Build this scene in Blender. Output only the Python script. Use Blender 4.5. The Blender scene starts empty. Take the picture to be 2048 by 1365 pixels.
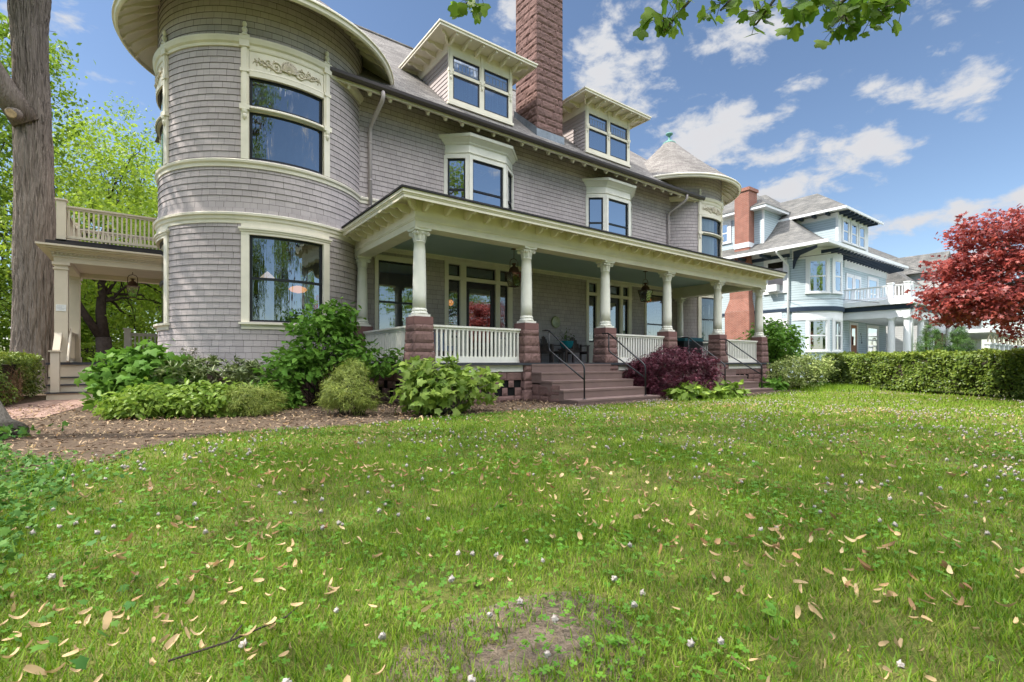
import bpy, math, random
import numpy as np
from mathutils import Vector, Matrix, noise
random.seed(7); RNG = np.random.default_rng(7)
PI = math.pi; R = math.radians
scene = bpy.context.scene
COL = scene.collection

# ------------------------------------------------------------------ camera, sky, sun, exposure
YAW = math.asin(1336 / math.hypot(1336, 985)); FX, FY = math.cos(YAW), math.sin(YAW)
cd = bpy.data.cameras.new('camera'); cam = bpy.data.objects.new('camera', cd); COL.objects.link(cam)
cam.location = (0, 0, 1.0); cam.rotation_euler = (PI / 2, 0, math.atan2(-FX, FY))
cd.sensor_width = 36; cd.lens = 36 * 985 / 2048; cd.shift_y = 42.5 / 2048
cd.clip_start = .05; cd.clip_end = 3000
scene.camera = cam

TO_SUN = Vector((-1.0, .58, 1.3)).normalized()
world = bpy.data.worlds.new('World'); scene.world = world; world.use_nodes = True
nt = world.node_tree; N = nt.nodes; L = nt.links
for n in list(N): N.remove(n)
def nd(t, **k):
    n = N.new(t)
    for a, v in k.items(): setattr(n, a, v)
    return n
def wmath(op, a, b=None, clamp=False):
    n = nd('ShaderNodeMath', operation=op, use_clamp=clamp)
    for i, v in enumerate((a, b)):
        if v is None: continue
        if hasattr(v, 'links'): L.new(v, n.inputs[i])
        else: n.inputs[i].default_value = v
    return n.outputs[0]
out = nd('ShaderNodeOutputWorld'); bg = nd('ShaderNodeBackground'); L.new(bg.outputs[0], out.inputs[0])
sky = nd('ShaderNodeTexSky', sky_type='NISHITA', sun_disc=False)
sky.sun_elevation = math.asin(TO_SUN.z); sky.sun_rotation = math.atan2(TO_SUN.x, TO_SUN.y)
sky.air_density = 1.0; sky.dust_density = .15; sky.ozone_density = 3.0; sky.altitude = 50
SKY_STRENGTH = .15
bg.inputs[1].default_value = SKY_STRENGTH
tc = nd('ShaderNodeTexCoord'); sep = nd('ShaderNodeSeparateXYZ'); L.new(tc.outputs['Generated'], sep.inputs[0])
zz = wmath('ADD', wmath('MAXIMUM', sep.outputs[2], 0.0), .16)
comb = nd('ShaderNodeCombineXYZ')
L.new(sep.outputs[0], comb.inputs[0]); L.new(sep.outputs[1], comb.inputs[1]); L.new(wmath('MULTIPLY', sep.outputs[2], 1.9), comb.inputs[2])
def wnoise(scale, detail, rough, dist=0.0):
    n = nd('ShaderNodeTexNoise', noise_dimensions='3D'); L.new(comb.outputs[0], n.inputs['Vector'])
    n.inputs['Scale'].default_value = scale; n.inputs['Detail'].default_value = detail
    n.inputs['Roughness'].default_value = rough; n.inputs['Distortion'].default_value = dist
    return n.outputs[0]
big = wnoise(6.5, 8, .56, .15); fine = wnoise(17, 7, .6, .25)
# cloud banks: soft patches of higher cloud cover round some compass bearings (directions in the world, not in the picture)
cover = None
def bank(az, el, wa, we, amt):
    """az from +X towards +Y, degrees"""
    global cover
    d = (math.cos(R(el)) * math.cos(R(az)), math.cos(R(el)) * math.sin(R(az)), math.sin(R(el)))
    sx, sy = -math.sin(R(az)), math.cos(R(az))
    u = wmath('ADD', wmath('MULTIPLY', sep.outputs[0], sx), wmath('MULTIPLY', sep.outputs[1], sy))
    f = wmath('ADD', wmath('MULTIPLY', sep.outputs[0], math.cos(R(az))), wmath('MULTIPLY', sep.outputs[1], math.sin(R(az))))
    u = wmath('DIVIDE', u, wmath('MAXIMUM', f, .05)); v = wmath('DIVIDE', sep.outputs[2], wmath('MAXIMUM', f, .05))
    e = wmath('ADD', wmath('POWER', wmath('DIVIDE', u, math.tan(R(wa))), 2.0),
              wmath('POWER', wmath('DIVIDE', wmath('SUBTRACT', v, math.tan(R(el))), math.tan(R(we))), 2.0))
    g = wmath('MULTIPLY', wmath('POWER', 2.718, wmath('MULTIPLY', e, -1.0)), amt)
    cover = g if cover is None else wmath('ADD', cover, g)
for b in ((42.5, 33, 7.5, 5, .30), (52, 36, 4, 3, .2), (27, 31, 7, 2.6, .27), (43, 28.5, 4.5, 1.8, .22), (23.3, 26, 2.2, 1.1, .2), (30, 24, 7.5, 2.3, .27), (32.5, 21.3, 5.5, 1.8, .27),
          (17.2, 19.3, 5, 2.2, .27), (16.8, 24.3, 2.4, 1.8, .29), (10.3, 22.7, 3.4, 1.6, .29), (25.5, 17, 4, 1.4, .26), (17, 12.5, 7, 1.1, .23), (9, 13.1, 7, .8, .24), (12, 8.5, 9, 1.2, .25), (9, 28, 4.5, 1.2, .25), (22, 11, 5, 1.4, .2), (88, 36, 3, .8, .14),
          (-100, 30, 40, 6, .10), (-60, 22, 25, 5, .10)):
    bank(*b)
# unseen bright cloud added overhead and behind the camera to fill the shaded front
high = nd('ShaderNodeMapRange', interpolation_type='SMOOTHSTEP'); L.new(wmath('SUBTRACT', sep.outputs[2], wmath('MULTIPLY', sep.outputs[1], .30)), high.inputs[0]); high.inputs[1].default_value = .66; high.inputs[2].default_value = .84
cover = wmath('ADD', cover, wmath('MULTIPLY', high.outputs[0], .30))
dens = wmath('ADD', wmath('ADD', wmath('MULTIPLY', wmath('SUBTRACT', big, .5), .85), wmath('MULTIPLY', wmath('SUBTRACT', fine, .5), .75)), wmath('ADD', cover, .485))
ramp = nd('ShaderNodeMapRange', interpolation_type='SMOOTHSTEP'); L.new(dens, ramp.inputs[0])
ramp.inputs[1].default_value = .575; ramp.inputs[2].default_value = .79
shade = nd('ShaderNodeMapRange', interpolation_type='SMOOTHSTEP'); L.new(dens, shade.inputs[0])
shade.inputs[1].default_value = .60; shade.inputs[2].default_value = .95
ccol = nd('ShaderNodeMixRGB'); L.new(shade.outputs[0], ccol.inputs[0])
CL = 2.3
ccol.inputs[1].default_value = (CL * .92, CL * .95, CL, 1); ccol.inputs[2].default_value = (CL * .93, CL * .93, CL * .97, 1)
skyt = nd('ShaderNodeMixRGB', blend_type='MULTIPLY'); skyt.inputs[0].default_value = 1
L.new(sky.outputs[0], skyt.inputs[1]); skyt.inputs[2].default_value = (.53, .505, .49, 1)
lit = nd('ShaderNodeMixRGB', blend_type='MULTIPLY'); lit.inputs[0].default_value = 1; L.new(ccol.outputs[0], lit.inputs[1])
L.new(wmath('ADD', wmath('MULTIPLY', high.outputs[0], 6.8), 1.0), lit.inputs[2])  # brightness boost of the added unseen cloud, acting as fill light
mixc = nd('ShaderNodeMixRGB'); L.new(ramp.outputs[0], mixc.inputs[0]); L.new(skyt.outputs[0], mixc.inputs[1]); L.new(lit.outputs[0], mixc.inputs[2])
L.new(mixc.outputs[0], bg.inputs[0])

sd = bpy.data.lights.new('sun', 'SUN'); sd.energy = 3.3; sd.angle = R(.5); sd.color = (1, .95, .86)
so = bpy.data.objects.new('sun', sd); COL.objects.link(so); so.rotation_euler = TO_SUN.to_track_quat('Z', 'Y').to_euler()
so.location = (0, 0, 40)
vs = scene.view_settings; vs.view_transform = 'Standard'; vs.look = 'None'; vs.gamma = 1; vs.exposure = 1.2
scene.render.engine = 'CYCLES'
cy = scene.cycles; cy.use_denoising = True; cy.max_bounces = 6; cy.transparent_max_bounces = 12
cy.diffuse_bounces = 4; cy.glossy_bounces = 4; cy.transmission_bounces = 4; cy.caustics_reflective = False; cy.caustics_refractive = False

# ------------------------------------------------------------------ materials
MATS = {}
def mat(name, col, rough=.6, spec=.3, noise_amt=0, nscale=4, bump=0, bscale=40, col2=None, island=0, translucent=0, metallic=0, emit=0, brick=None, coat=0, bdist=.01, vstretch=None):
    """procedural material: base colour, object-space noise variation, bump, random tint per leaf (island), bricks/shingles on UV"""
    m = bpy.data.materials.new(name); m.use_nodes = True
    t = m.node_tree; n = t.nodes; l = t.links
    p = n['Principled BSDF']; o = n['Material Output']
    def new(tp, **k):
        x = n.new(tp)
        for a, v in k.items(): setattr(x, a, v)
        return x
    c = tuple(col) + (1,)
    src = None
    tcn = new('ShaderNodeTexCoord')
    def vec():
        if vstretch is None: return tcn.outputs['Object']
        mp = new('ShaderNodeMapping'); l.new(tcn.outputs['Object'], mp.inputs[0]); mp.inputs['Scale'].default_value = vstretch
        return mp.outputs[0]
    bumpsrc = None
    if brick:
        w, h, mortar, mcol, c2, off = brick
        uv = new('ShaderNodeUVMap')
        b = new('ShaderNodeTexBrick'); l.new(uv.outputs[0], b.inputs['Vector'])
        b.offset = off; b.squash = 1
        b.inputs['Color1'].default_value = c; b.inputs['Color2'].default_value = tuple(c2) + (1,); b.inputs['Mortar'].default_value = tuple(mcol) + (1,)
        b.inputs['Scale'].default_value = 1; b.inputs['Mortar Size'].default_value = mortar; b.inputs['Mortar Smooth'].default_value = .1
        b.inputs['Brick Width'].default_value = w; b.inputs['Row Height'].default_value = h; b.inputs['Bias'].default_value = -.1
        src = b.outputs['Color']; bumpsrc = b.outputs['Fac']
    if island:
        g = new('ShaderNodeNewGeometry'); mx = new('ShaderNodeMixRGB')
        l.new(g.outputs['Random Per Island'], mx.inputs[0])
        mx.inputs[1].default_value = c; mx.inputs[2].default_value = tuple(col2) + (1,)
        src = mx.outputs[0]
    if noise_amt:
        nz = new('ShaderNodeTexNoise'); l.new(vec(), nz.inputs['Vector']); nz.inputs['Scale'].default_value = nscale
        nz.inputs['Detail'].default_value = 6; nz.inputs['Roughness'].default_value = .6
        mr = new('ShaderNodeMapRange'); l.new(nz.outputs[0], mr.inputs[0]); mr.inputs[1].default_value = .3; mr.inputs[2].default_value = .7
        if col2 is not None and not island:
            mx = new('ShaderNodeMixRGB'); l.new(mr.outputs[0], mx.inputs[0])
            if src: l.new(src, mx.inputs[1])
            else: mx.inputs[1].default_value = c
            mx.inputs[2].default_value = tuple(col2) + (1,)
            mr.inputs[4].default_value = noise_amt
            src = mx.outputs[0]
        else:
            mr.inputs[3].default_value = 1 - noise_amt; mr.inputs[4].default_value = 1 + noise_amt
            mx = new('ShaderNodeMixRGB', blend_type='MULTIPLY'); mx.inputs[0].default_value = 1
            if src: l.new(src, mx.inputs[1])
            else: mx.inputs[1].default_value = c
            l.new(mr.outputs[0], mx.inputs[2]); src = mx.outputs[0]
    if src: l.new(src, p.inputs['Base Color'])
    else: p.inputs['Base Color'].default_value = c
    p.inputs['Roughness'].default_value = rough; p.inputs['Specular IOR Level'].default_value = spec; p.inputs['Metallic'].default_value = metallic
    if coat: p.inputs['Coat Weight'].default_value = coat
    if bump or bumpsrc is not None:
        bn = new('ShaderNodeBump'); bn.inputs['Distance'].default_value = bdist; bn.inputs['Strength'].default_value = bump or .5
        if bump:
            nz2 = new('ShaderNodeTexNoise'); l.new(vec(), nz2.inputs['Vector']); nz2.inputs['Scale'].default_value = bscale; nz2.inputs['Detail'].default_value = 5
            if bumpsrc is not None:
                ad = new('ShaderNodeMath', operation='SUBTRACT'); l.new(nz2.outputs[0], ad.inputs[0]); l.new(bumpsrc, ad.inputs[1]); l.new(ad.outputs[0], bn.inputs['Height'])
            else: l.new(nz2.outputs[0], bn.inputs['Height'])
        else:
            bn.invert = True; l.new(bumpsrc, bn.inputs['Height'])
        l.new(bn.outputs[0], p.inputs['Normal'])
    if emit:
        p.inputs['Emission Color'].default_value = c; p.inputs['Emission Strength'].default_value = emit
    if translucent:
        tr = new('ShaderNodeBsdfTranslucent'); ms = new('ShaderNodeMixShader'); ms.inputs[0].default_value = translucent
        if src: l.new(src, tr.inputs[0])
        else: tr.inputs[0].default_value = c
        l.new(p.outputs[0], ms.inputs[1]); l.new(tr.outputs[0], ms.inputs[2]); l.new(ms.outputs[0], o.inputs[0])
    MATS[name] = m
    return m
def glass(name, refl=.4, tint=(.5, .55, .55), wave=0.0, wscale=(3, 3, .6)):
    m = bpy.data.materials.new(name); m.use_nodes = True; t = m.node_tree; n = t.nodes; l = t.links
    for x in list(n): n.remove(x)
    o = n.new('ShaderNodeOutputMaterial'); ms = n.new('ShaderNodeMixShader'); g = n.new('ShaderNodeBsdfGlossy'); tr = n.new('ShaderNodeBsdfTransparent')
    g.inputs['Roughness'].default_value = .01; g.inputs[0].default_value = (.92, .96, 1, 1); tr.inputs[0].default_value = tuple(tint) + (1,)
    fr = n.new('ShaderNodeFresnel'); fr.inputs[0].default_value = 1.5
    ad = n.new('ShaderNodeMath'); ad.operation = 'ADD'; ad.use_clamp = True; ad.inputs[1].default_value = refl
    l.new(fr.outputs[0], ad.inputs[0]); l.new(ad.outputs[0], ms.inputs[0]); l.new(tr.outputs[0], ms.inputs[1]); l.new(g.outputs[0], ms.inputs[2]); l.new(ms.outputs[0], o.inputs[0])
    if wave:
        tcn = n.new('ShaderNodeTexCoord'); mp = n.new('ShaderNodeMapping'); l.new(tcn.outputs['Object'], mp.inputs[0]); mp.inputs['Scale'].default_value = wscale
        nz = n.new('ShaderNodeTexNoise'); l.new(mp.outputs[0], nz.inputs['Vector']); nz.inputs['Scale'].default_value = 2.2; nz.inputs['Detail'].default_value = 2
        b = n.new('ShaderNodeBump'); b.inputs['Strength'].default_value = wave; b.inputs['Distance'].default_value = .02
        l.new(nz.outputs[0], b.inputs['Height']); l.new(b.outputs[0], g.inputs['Normal']); l.new(b.outputs[0], fr.inputs['Normal'])
    MATS[name] = m; return m

SH = (.45, .392, .383)
mat('shingle_wall', SH, .75, .25, .12, .7, .25, 60, brick=(.19, .151, .003, (.13, .11, .105), (.385, .335, .328), 0))  # dark joint colour; along the courses it also paints the butt shadow line
mat('clap_mauve', SH, .7, .25, .06, 1.2, .2, 60)
mat('cream', (.77, .71, .585), .55, .25, .09, 1.5, .08, 50)
mat('white_cream', (.76, .735, .65), .55, .25, .09, 2, .08, 50)
mat('tan_paint', (.62, .54, .42), .55, .3, .06, 2, .08, 50)
mat('black_sash', (.012, .014, .018), .35, .4)
mat('roof_shingle', (.165, .15, .138), .9, .15, .28, .8, .5, 70, brick=(.32, .135, .006, (.06, .055, .055), (.25, .232, .212), .5), bdist=.02)
mat('roof_dark', (.035, .033, .035), .85, .2, .2, 4, .3, 60)
mat('brownstone', (.225, .135, .118), .9, .15, .6, 2.6, .6, 16, col2=(.11, .07, .066), bdist=.02)
mat('brownstone_smooth', (.20, .105, .095), .85, .2, .3, 3, .25, 40, col2=(.11, .065, .062))
mat('mortar_red', (.20, .115, .10), .95, .1, .1, 8)
mat('step_paint', (.205, .14, .12), .75, .25, .5, 2.3, .2, 30, col2=(.12, .083, .08))
mat('deck_gray', (.045, .047, .055), .6, .3, .2, 3)
mat('porch_ceiling', (.44, .56, .545), .55, .3, .04, 1)
mat('gutter_brown', (.055, .042, .040), .45, .4, .08, 3)
mat('lead', (.22, .25, .29), .5, .4, .25, 5, .2, 25)
mat('pipe_black', (.012, .012, .014), .35, .5)
mat('iron_rust', (.085, .04, .026), .6, .4, .4, 18, .2, 60, col2=(.03, .025, .02))
mat('copper_green', (.14, .30, .25), .7, .3, .3, 9)
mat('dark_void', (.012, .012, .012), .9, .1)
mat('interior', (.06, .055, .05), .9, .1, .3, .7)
mat('curtain', (.78, .82, .84), .8, .1, .12, 6, vstretch=(6, 6, .2))
mat('curtain_lace', (.30, .36, .38), .8, .1, .2, 9, vstretch=(6, 6, .4))
mat('lead_came', (.25, .25, .24), .4, .5)
glass('tower_glass', .34, (.55, .6, .6), .32)
glass('sky_glass', .5, (.4, .45, .45), .03)
glass('porch_glass', .26, (.5, .52, .5), .05)
glass('clear_glass', .12, (.85, .9, .92), .03)
glass('lamp_glass', .12, (.82, .8, .6))
mat('wood_weather', (.11, .085, .075), .8, .2, .3, 6, .3, 30)
mat('teal_glaze', (.01, .22, .25), .25, .5)
mat('teal_lid', (.03, .14, .17), .4, .4)
mat('bin_black', (.012, .014, .015), .45, .4)
mat('plate_enamel', (.40, .42, .22), .3, .5, .6, 7, col2=(.10, .14, .05))
mat('lamp_orange', (1, .36, .09), .5, .3, emit=.7)
mat('lamp_white', (1, .72, .58), .5, .3, emit=.45)
mat('blue_cushion', (.12, .18, .32), .9, .1, .6, 30, col2=(.5, .52, .55))
mat('sign_white', (.74, .74, .72), .5, .3)
mat('sign_grey', (.25, .25, .25), .6, .2)
# neighbours
BL = (.455, .54, .575)
mat('blue_clap', BL, .6, .3, .05, 1.5, brick=(30, .16, .009, (.15, .21, .245), (.465, .55, .585), 0))
mat('white_paint', (.73, .74, .75), .5, .3, .04, 2)
mat('navy_paint', (.028, .045, .075), .5, .3)
mat('roof_grey', (.105, .104, .10), .9, .15, .22, 1.2, .4, 60, brick=(.34, .15, .009, (.06, .058, .056), (.175, .168, .155), .5))
mat('red_brick', (.30, .105, .07), .85, .2, .15, 2, .2, 40, brick=(.21, .075, .009, (.33, .26, .22), (.24, .075, .05), .5))
mat('dark_brick', (.11, .035, .03), .85, .2, .2, 2)
mat('door_wood', (.34, .13, .05), .5, .3, .3, 9, vstretch=(4, 4, .4))
mat('pale_grey_clap', (.42, .42, .41), .6, .3, .05, 2, brick=(30, .17, .008, (.2, .2, .2), (.45, .45, .44), 0))
mat('green_curtain', (.22, .30, .14), .8, .1, .3, 8, vstretch=(8, 8, .2))
mat('wire', (.03, .03, .03), .6, .3)
# plants
mat('bark', (.30, .25, .21), .95, .1, .6, 3.2, 1.0, 7, col2=(.13, .105, .088), bdist=.12, vstretch=(3.2, 3.2, .36))
mat('bark_pale', (.17, .15, .125), .95, .1, .4, 5, .8, 12, bdist=.05, vstretch=(2.5, 2.5, .5))
mat('bark_dark', (.05, .038, .032), .95, .1, .3, 6, .6, 14, bdist=.03)
mat('cut_wood', (.42, .30, .17), .85, .1, .3, 12)
def leafm(name, a, b, tr=.38, rough=.5, spec=.3): mat(name, a, rough, spec, island=1, col2=b, translucent=tr)
leafm('leaf_bright', (.19, .30, .025), (.34, .44, .045), .52)
leafm('leaf_mid', (.14, .24, .025), (.24, .34, .035), .5)
leafm('leaf_tulip', (.085, .155, .022), (.16, .22, .03), .45)
leafm('leaf_spring', (.10, .20, .02), (.20, .30, .03), .55)
leafm('leaf_hydrangea', (.085, .20, .024), (.16, .30, .04), .32, .6, .15)
leafm('leaf_lime', (.16, .27, .03), (.26, .36, .05), .34)
leafm('leaf_oak', (.15, .25, .035), (.28, .37, .065), .34)
leafm('leaf_rhodo', (.075, .12, .03), (.24, .28, .10), .15, .4, .4)
leafm('leaf_conifer', (.14, .20, .03), (.30, .34, .06), .15)
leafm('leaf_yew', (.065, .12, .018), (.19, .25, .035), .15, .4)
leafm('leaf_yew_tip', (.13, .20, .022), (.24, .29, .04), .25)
leafm('leaf_purple', (.075, .016, .028), (.15, .03, .05), .2)
leafm('leaf_red', (.17, .036, .040), (.52, .115, .09), .45, .42, .5)
leafm('leaf_bronze', (.11, .03, .022), (.22, .07, .03), .4)
leafm('leaf_varieg', (.16, .24, .04), (.42, .46, .16), .3)
leafm('leaf_arbor', (.035, .10, .014), (.08, .16, .02), .15)
leafm('leaf_ivy', (.05, .14, .03), (.12, .23, .035), .25, .6, .15)
leafm('grass', (.075, .18, .007), (.235, .34, .018), .35, .55)
leafm('grass_dry', (.27, .235, .07), (.19, .23, .04), .3, .6)
leafm('clover_leaf', (.075, .205, .014), (.14, .28, .028), .3)
leafm('petal', (.30, .155, .065), (.66, .50, .27), .25, .7)
mat('clover_white', (.44, .39, .34), .8, .2, .15, 60)
leafm('chip', (.14, .085, .058), (.46, .33, .20), 0, .9)
leafm('dead_twig', (.16, .10, .06), (.28, .17, .09), .1, .9)
mat('lawn_soil', (.095, .125, .022), .95, .1, .75, 9, .6, 60, col2=(.17, .145, .055), bdist=.02)
mat('soil', (.13, .10, .07), .95, .1, .8, 22, .9, 70, col2=(.27, .21, .16), bdist=.03)
mat('mulch', (.080, .058, .042), .95, .1, .8, 9, .9, 45, col2=(.16, .115, .078), bdist=.03)
mat('brick_walk', (.29, .18, .14), .9, .15, .3, 4, .2, 30, brick=(.2, .1, .010, (.17, .12, .10), (.36, .24, .195), .5))
mat('asphalt', (.075, .075, .078), .9, .15, .2, 6, .3, 60)
mat('gravel', (.34, .32, .29), .95, .1, .3, 20, .4, 60)
mat('ground', (.07, .095, .03), .95, .1, .5, .3, col2=(.13, .13, .06))
mat('car_green', (.02, .05, .045), .25, .5, coat=.6)
mat('car_white', (.75, .76, .77), .25, .5, coat=.6)
mat('rubber', (.015, .015, .015), .8, .2)
mat('car_glass', (.015, .018, .02), .08, .6)
mat('chrome', (.5, .5, .52), .25, .5, metallic=1)

# ------------------------------------------------------------------ mesh helper
def ident(a, o, z): return (a, o, z)
def flat(O, u, n):
    """wall frame: a along the wall, o outwards, z up"""
    return lambda a, o, z: (O[0] + a * u[0] + o * n[0], O[1] + a * u[1] + o * n[1], O[2] + z)
def cyl(C, r):
    """cylinder frame: a is an angle in degrees"""
    return lambda a, o, z: (C[0] + (r + o) * math.cos(R(a)), C[1] + (r + o) * math.sin(R(a)), z)
class MB:
    def __init__(s): s.v = []; s.f = []; s.uv = []
    def add(s, vs, fs, uvs=None):
        k = len(s.v); s.v += [tuple(p) for p in vs]
        for i, f in enumerate(fs):
            s.f.append(tuple(k + j for j in f)); s.uv.append(uvs[i] if uvs else None)
    def box(s, a0, a1, o0, o1, z0, z1, T=ident, seg=1):
        vs = []; fs = []
        for i in range(seg + 1):
            a = a0 + (a1 - a0) * i / seg
            vs += [T(a, o0, z0), T(a, o1, z0), T(a, o1, z1), T(a, o0, z1)]
        for i in range(seg):
            b = 4 * i
            for j in range(4): fs.append((b + j, b + (j + 1) % 4, b + 4 + (j + 1) % 4, b + 4 + j))
        fs += [(3, 2, 1, 0), (4 * seg, 4 * seg + 1, 4 * seg + 2, 4 * seg + 3)]
        s.add(vs, fs)
    def sweep(s, prof, As, T):
        """profile [(o,z)] swept along the a values in As, open profile closed at both ends"""
        n = len(prof); vs = []; fs = []
        for a in As: vs += [T(a, o, z) for o, z in prof]
        for i in range(len(As) - 1):
            for j in range(n):
                jj = (j + 1) % n
                fs.append((i * n + j, i * n + jj, (i + 1) * n + jj, (i + 1) * n + j))
        fs += [tuple(range(n))[::-1], tuple((len(As) - 1) * n + j for j in range(n))]
        s.add(vs, fs)
    def quad(s, *p, uv=None): s.add(p, [tuple(range(len(p)))], [uv] if uv else None)
    def prism(s, poly, d):
        """polygon of 3-D points extruded by vector d"""
        n = len(poly); d = Vector(d); vs = [Vector(p) for p in poly] + [Vector(p) + d for p in poly]
        fs = [tuple(range(n))[::-1], tuple(range(n, 2 * n))] + [(i, (i + 1) % n, n + (i + 1) % n, n + i) for i in range(n)]
        s.add(vs, fs)
    def tube(s, pts, rad, n=8, cap=True):
        pts = [Vector(p) for p in pts]; m = len(pts)
        if not hasattr(rad, '__len__'): rad = [rad] * m
        vs = []; fs = []
        up = Vector((0, 0, 1)); prev = None
        for i, p in enumerate(pts):
            t = (pts[min(i + 1, m - 1)] - pts[max(i - 1, 0)]).normalized()
            x = (prev - t * prev.dot(t)) if prev is not None else t.cross(up if abs(t.z) < .95 else Vector((1, 0, 0)))
            if x.length < 1e-6: x = t.cross(Vector((0, 1, 0)))
            x.normalize(); prev = x; y = t.cross(x)
            for k in range(n):
                a = 2 * PI * k / n; vs.append(p + (x * math.cos(a) + y * math.sin(a)) * rad[i])
        for i in range(m - 1):
            for k in range(n): fs.append((i * n + k, i * n + (k + 1) % n, (i + 1) * n + (k + 1) % n, (i + 1) * n + k))
        if cap: fs += [tuple(range(n))[::-1], tuple((m - 1) * n + k for k in range(n))]
        s.add(vs, fs)
    def lathe(s, prof, C=(0, 0, 0), n=24, a0=0, a1=360, cap=True):
        full = abs(a1 - a0) >= 359.9; m = n if full else n + 1; vs = []; fs = []
        for r, z in prof:
            for k in range(m):
                a = R(a0 + (a1 - a0) * k / n); vs.append((C[0] + r * math.cos(a), C[1] + r * math.sin(a), C[2] + z))
        for i in range(len(prof) - 1):
            for k in range(n):
                kk = (k + 1) % m
                fs.append((i * m + k, i * m + kk, (i + 1) * m + kk, (i + 1) * m + k))
        if full and cap:
            if prof[0][0] > 1e-4: fs.append(tuple(range(m))[::-1])
            if prof[-1][0] > 1e-4: fs.append(tuple((len(prof) - 1) * m + k for k in range(m)))
        s.add(vs, fs)
    def ball(s, c, r, n=8, m=6, sq=(1, 1, 1)):
        vs = []; fs = []
        for i in range(m + 1):
            t = PI * i / m
            for k in range(n):
                a = 2 * PI * k / n
                vs.append((c[0] + r * sq[0] * math.sin(t) * math.cos(a), c[1] + r * sq[1] * math.sin(t) * math.sin(a), c[2] + r * sq[2] * math.cos(t)))
        for i in range(m):
            for k in range(n): fs.append((i * n + k, (i + 1) * n + k, (i + 1) * n + (k + 1) % n, i * n + (k + 1) % n))
        s.add(vs, fs)
    def build(s, name, m, parent=None, smooth=False, uvmode=None, C=None):
        me = bpy.data.meshes.new(name); me.from_pydata(s.v, [], s.f); me.materials.append(MATS[m] if isinstance(m, str) else m)
        if uvmode:
            ul = me.uv_layers.new(name='UVMap').data
            for pi, pl in enumerate(me.polygons):
                nrm = pl.normal; cc = pl.center
                if s.uv[pi]:
                    for j, li in enumerate(pl.loop_indices): ul[li].uv = s.uv[pi][j]
                    continue
                if uvmode == 'plane':
                    t = Vector((-nrm.y, nrm.x, 0))
                    t = t.normalized() if t.length > .02 else Vector((1, 0, 0))
                    b = nrm.cross(t)
                    for li in pl.loop_indices:
                        p = me.vertices[me.loops[li].vertex_index].co
                        ul[li].uv = (p.dot(t), p.dot(b))
                else:                                     # round: angle x radius, height / slant
                    ca = math.atan2(cc.y - C[1], cc.x - C[0]); rr = C[2]
                    for li in pl.loop_indices:
                        p = me.vertices[me.loops[li].vertex_index].co
                        a = math.atan2(p.y - C[1], p.x - C[0]); a = ca + (a - ca + PI) % (2 * PI) - PI
                        v = p.z if uvmode == 'cyl' else p.z * 1.52
                        ul[li].uv = (a * rr + 40, v)
        me.update()
        if smooth: me.polygons.foreach_set('use_smooth', [True] * len(me.polygons))
        o = bpy.data.objects.new(name, me); COL.objects.link(o)
        if parent is not None: adopt(o, parent)
        return o
def adopt(o, parent):
    o.parent = parent
    p = parent; M = Matrix.Identity(4)
    while p is not None:
        M = Matrix.Translation(p.location) @ p.rotation_euler.to_matrix().to_4x4() @ M if p.parent is None else M
        p = p.parent
    o.matrix_parent_inverse = M.inverted() if parent.parent is None else Matrix.Identity(4)
def tag(o, label=None, cat=None, group=None, kind=None):
    for k, v in (('label', label), ('category', cat), ('group', group), ('kind', kind)):
        if v: o[k] = v
    return o
def thing(name, loc, label, cat, group=None, rz=0):
    o = bpy.data.objects.new(name, None); COL.objects.link(o); o.location = loc; o.rotation_euler = (0, 0, rz); o.empty_display_size = .2
    return tag(o, label, cat, group)
def local(o, parent):
    """child given in the parent's own coordinates"""
    o.parent = parent; o.matrix_parent_inverse = Matrix.Identity(4); return o
def copy_tree(o, loc=None, rz=None, label=None, parent=None):
    c = o.copy(); COL.objects.link(c)
    if parent is not None: c.parent = parent
    if loc is not None: c.location = loc
    if rz is not None: c.rotation_euler = (0, 0, rz)
    if label: c['label'] = label
    for ch in list(o.children): copy_tree(ch, parent=c)
    return c
def copy_part(o, parent, mw):
    """another part with the same mesh, placed by matrix"""
    c = bpy.data.objects.new(o.name.split('.')[0], o.data); COL.objects.link(c)
    adopt(c, parent); c.matrix_basis = mw; return c
def frange(a, b, n): return [a + (b - a) * i / n for i in range(n + 1)]

def np_obj(name, verts, faces, m, parent=None, smooth=False):
    """big mesh straight from arrays (all faces the same size)"""
    me = bpy.data.meshes.new(name); nv = len(verts); nf, k = faces.shape
    me.vertices.add(nv); me.vertices.foreach_set('co', np.asarray(verts, np.float32).ravel())
    me.loops.add(nf * k); me.loops.foreach_set('vertex_index', faces.astype(np.int32).ravel())
    me.polygons.add(nf); me.polygons.foreach_set('loop_start', np.arange(0, nf * k, k, dtype=np.int32))
    if smooth: me.polygons.foreach_set('use_smooth', np.ones(nf, bool))
    me.update(); me.validate()
    me.materials.append(MATS[m])
    o = bpy.data.objects.new(name, me); COL.objects.link(o)
    if parent is not None: adopt(o, parent)
    return o
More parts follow.
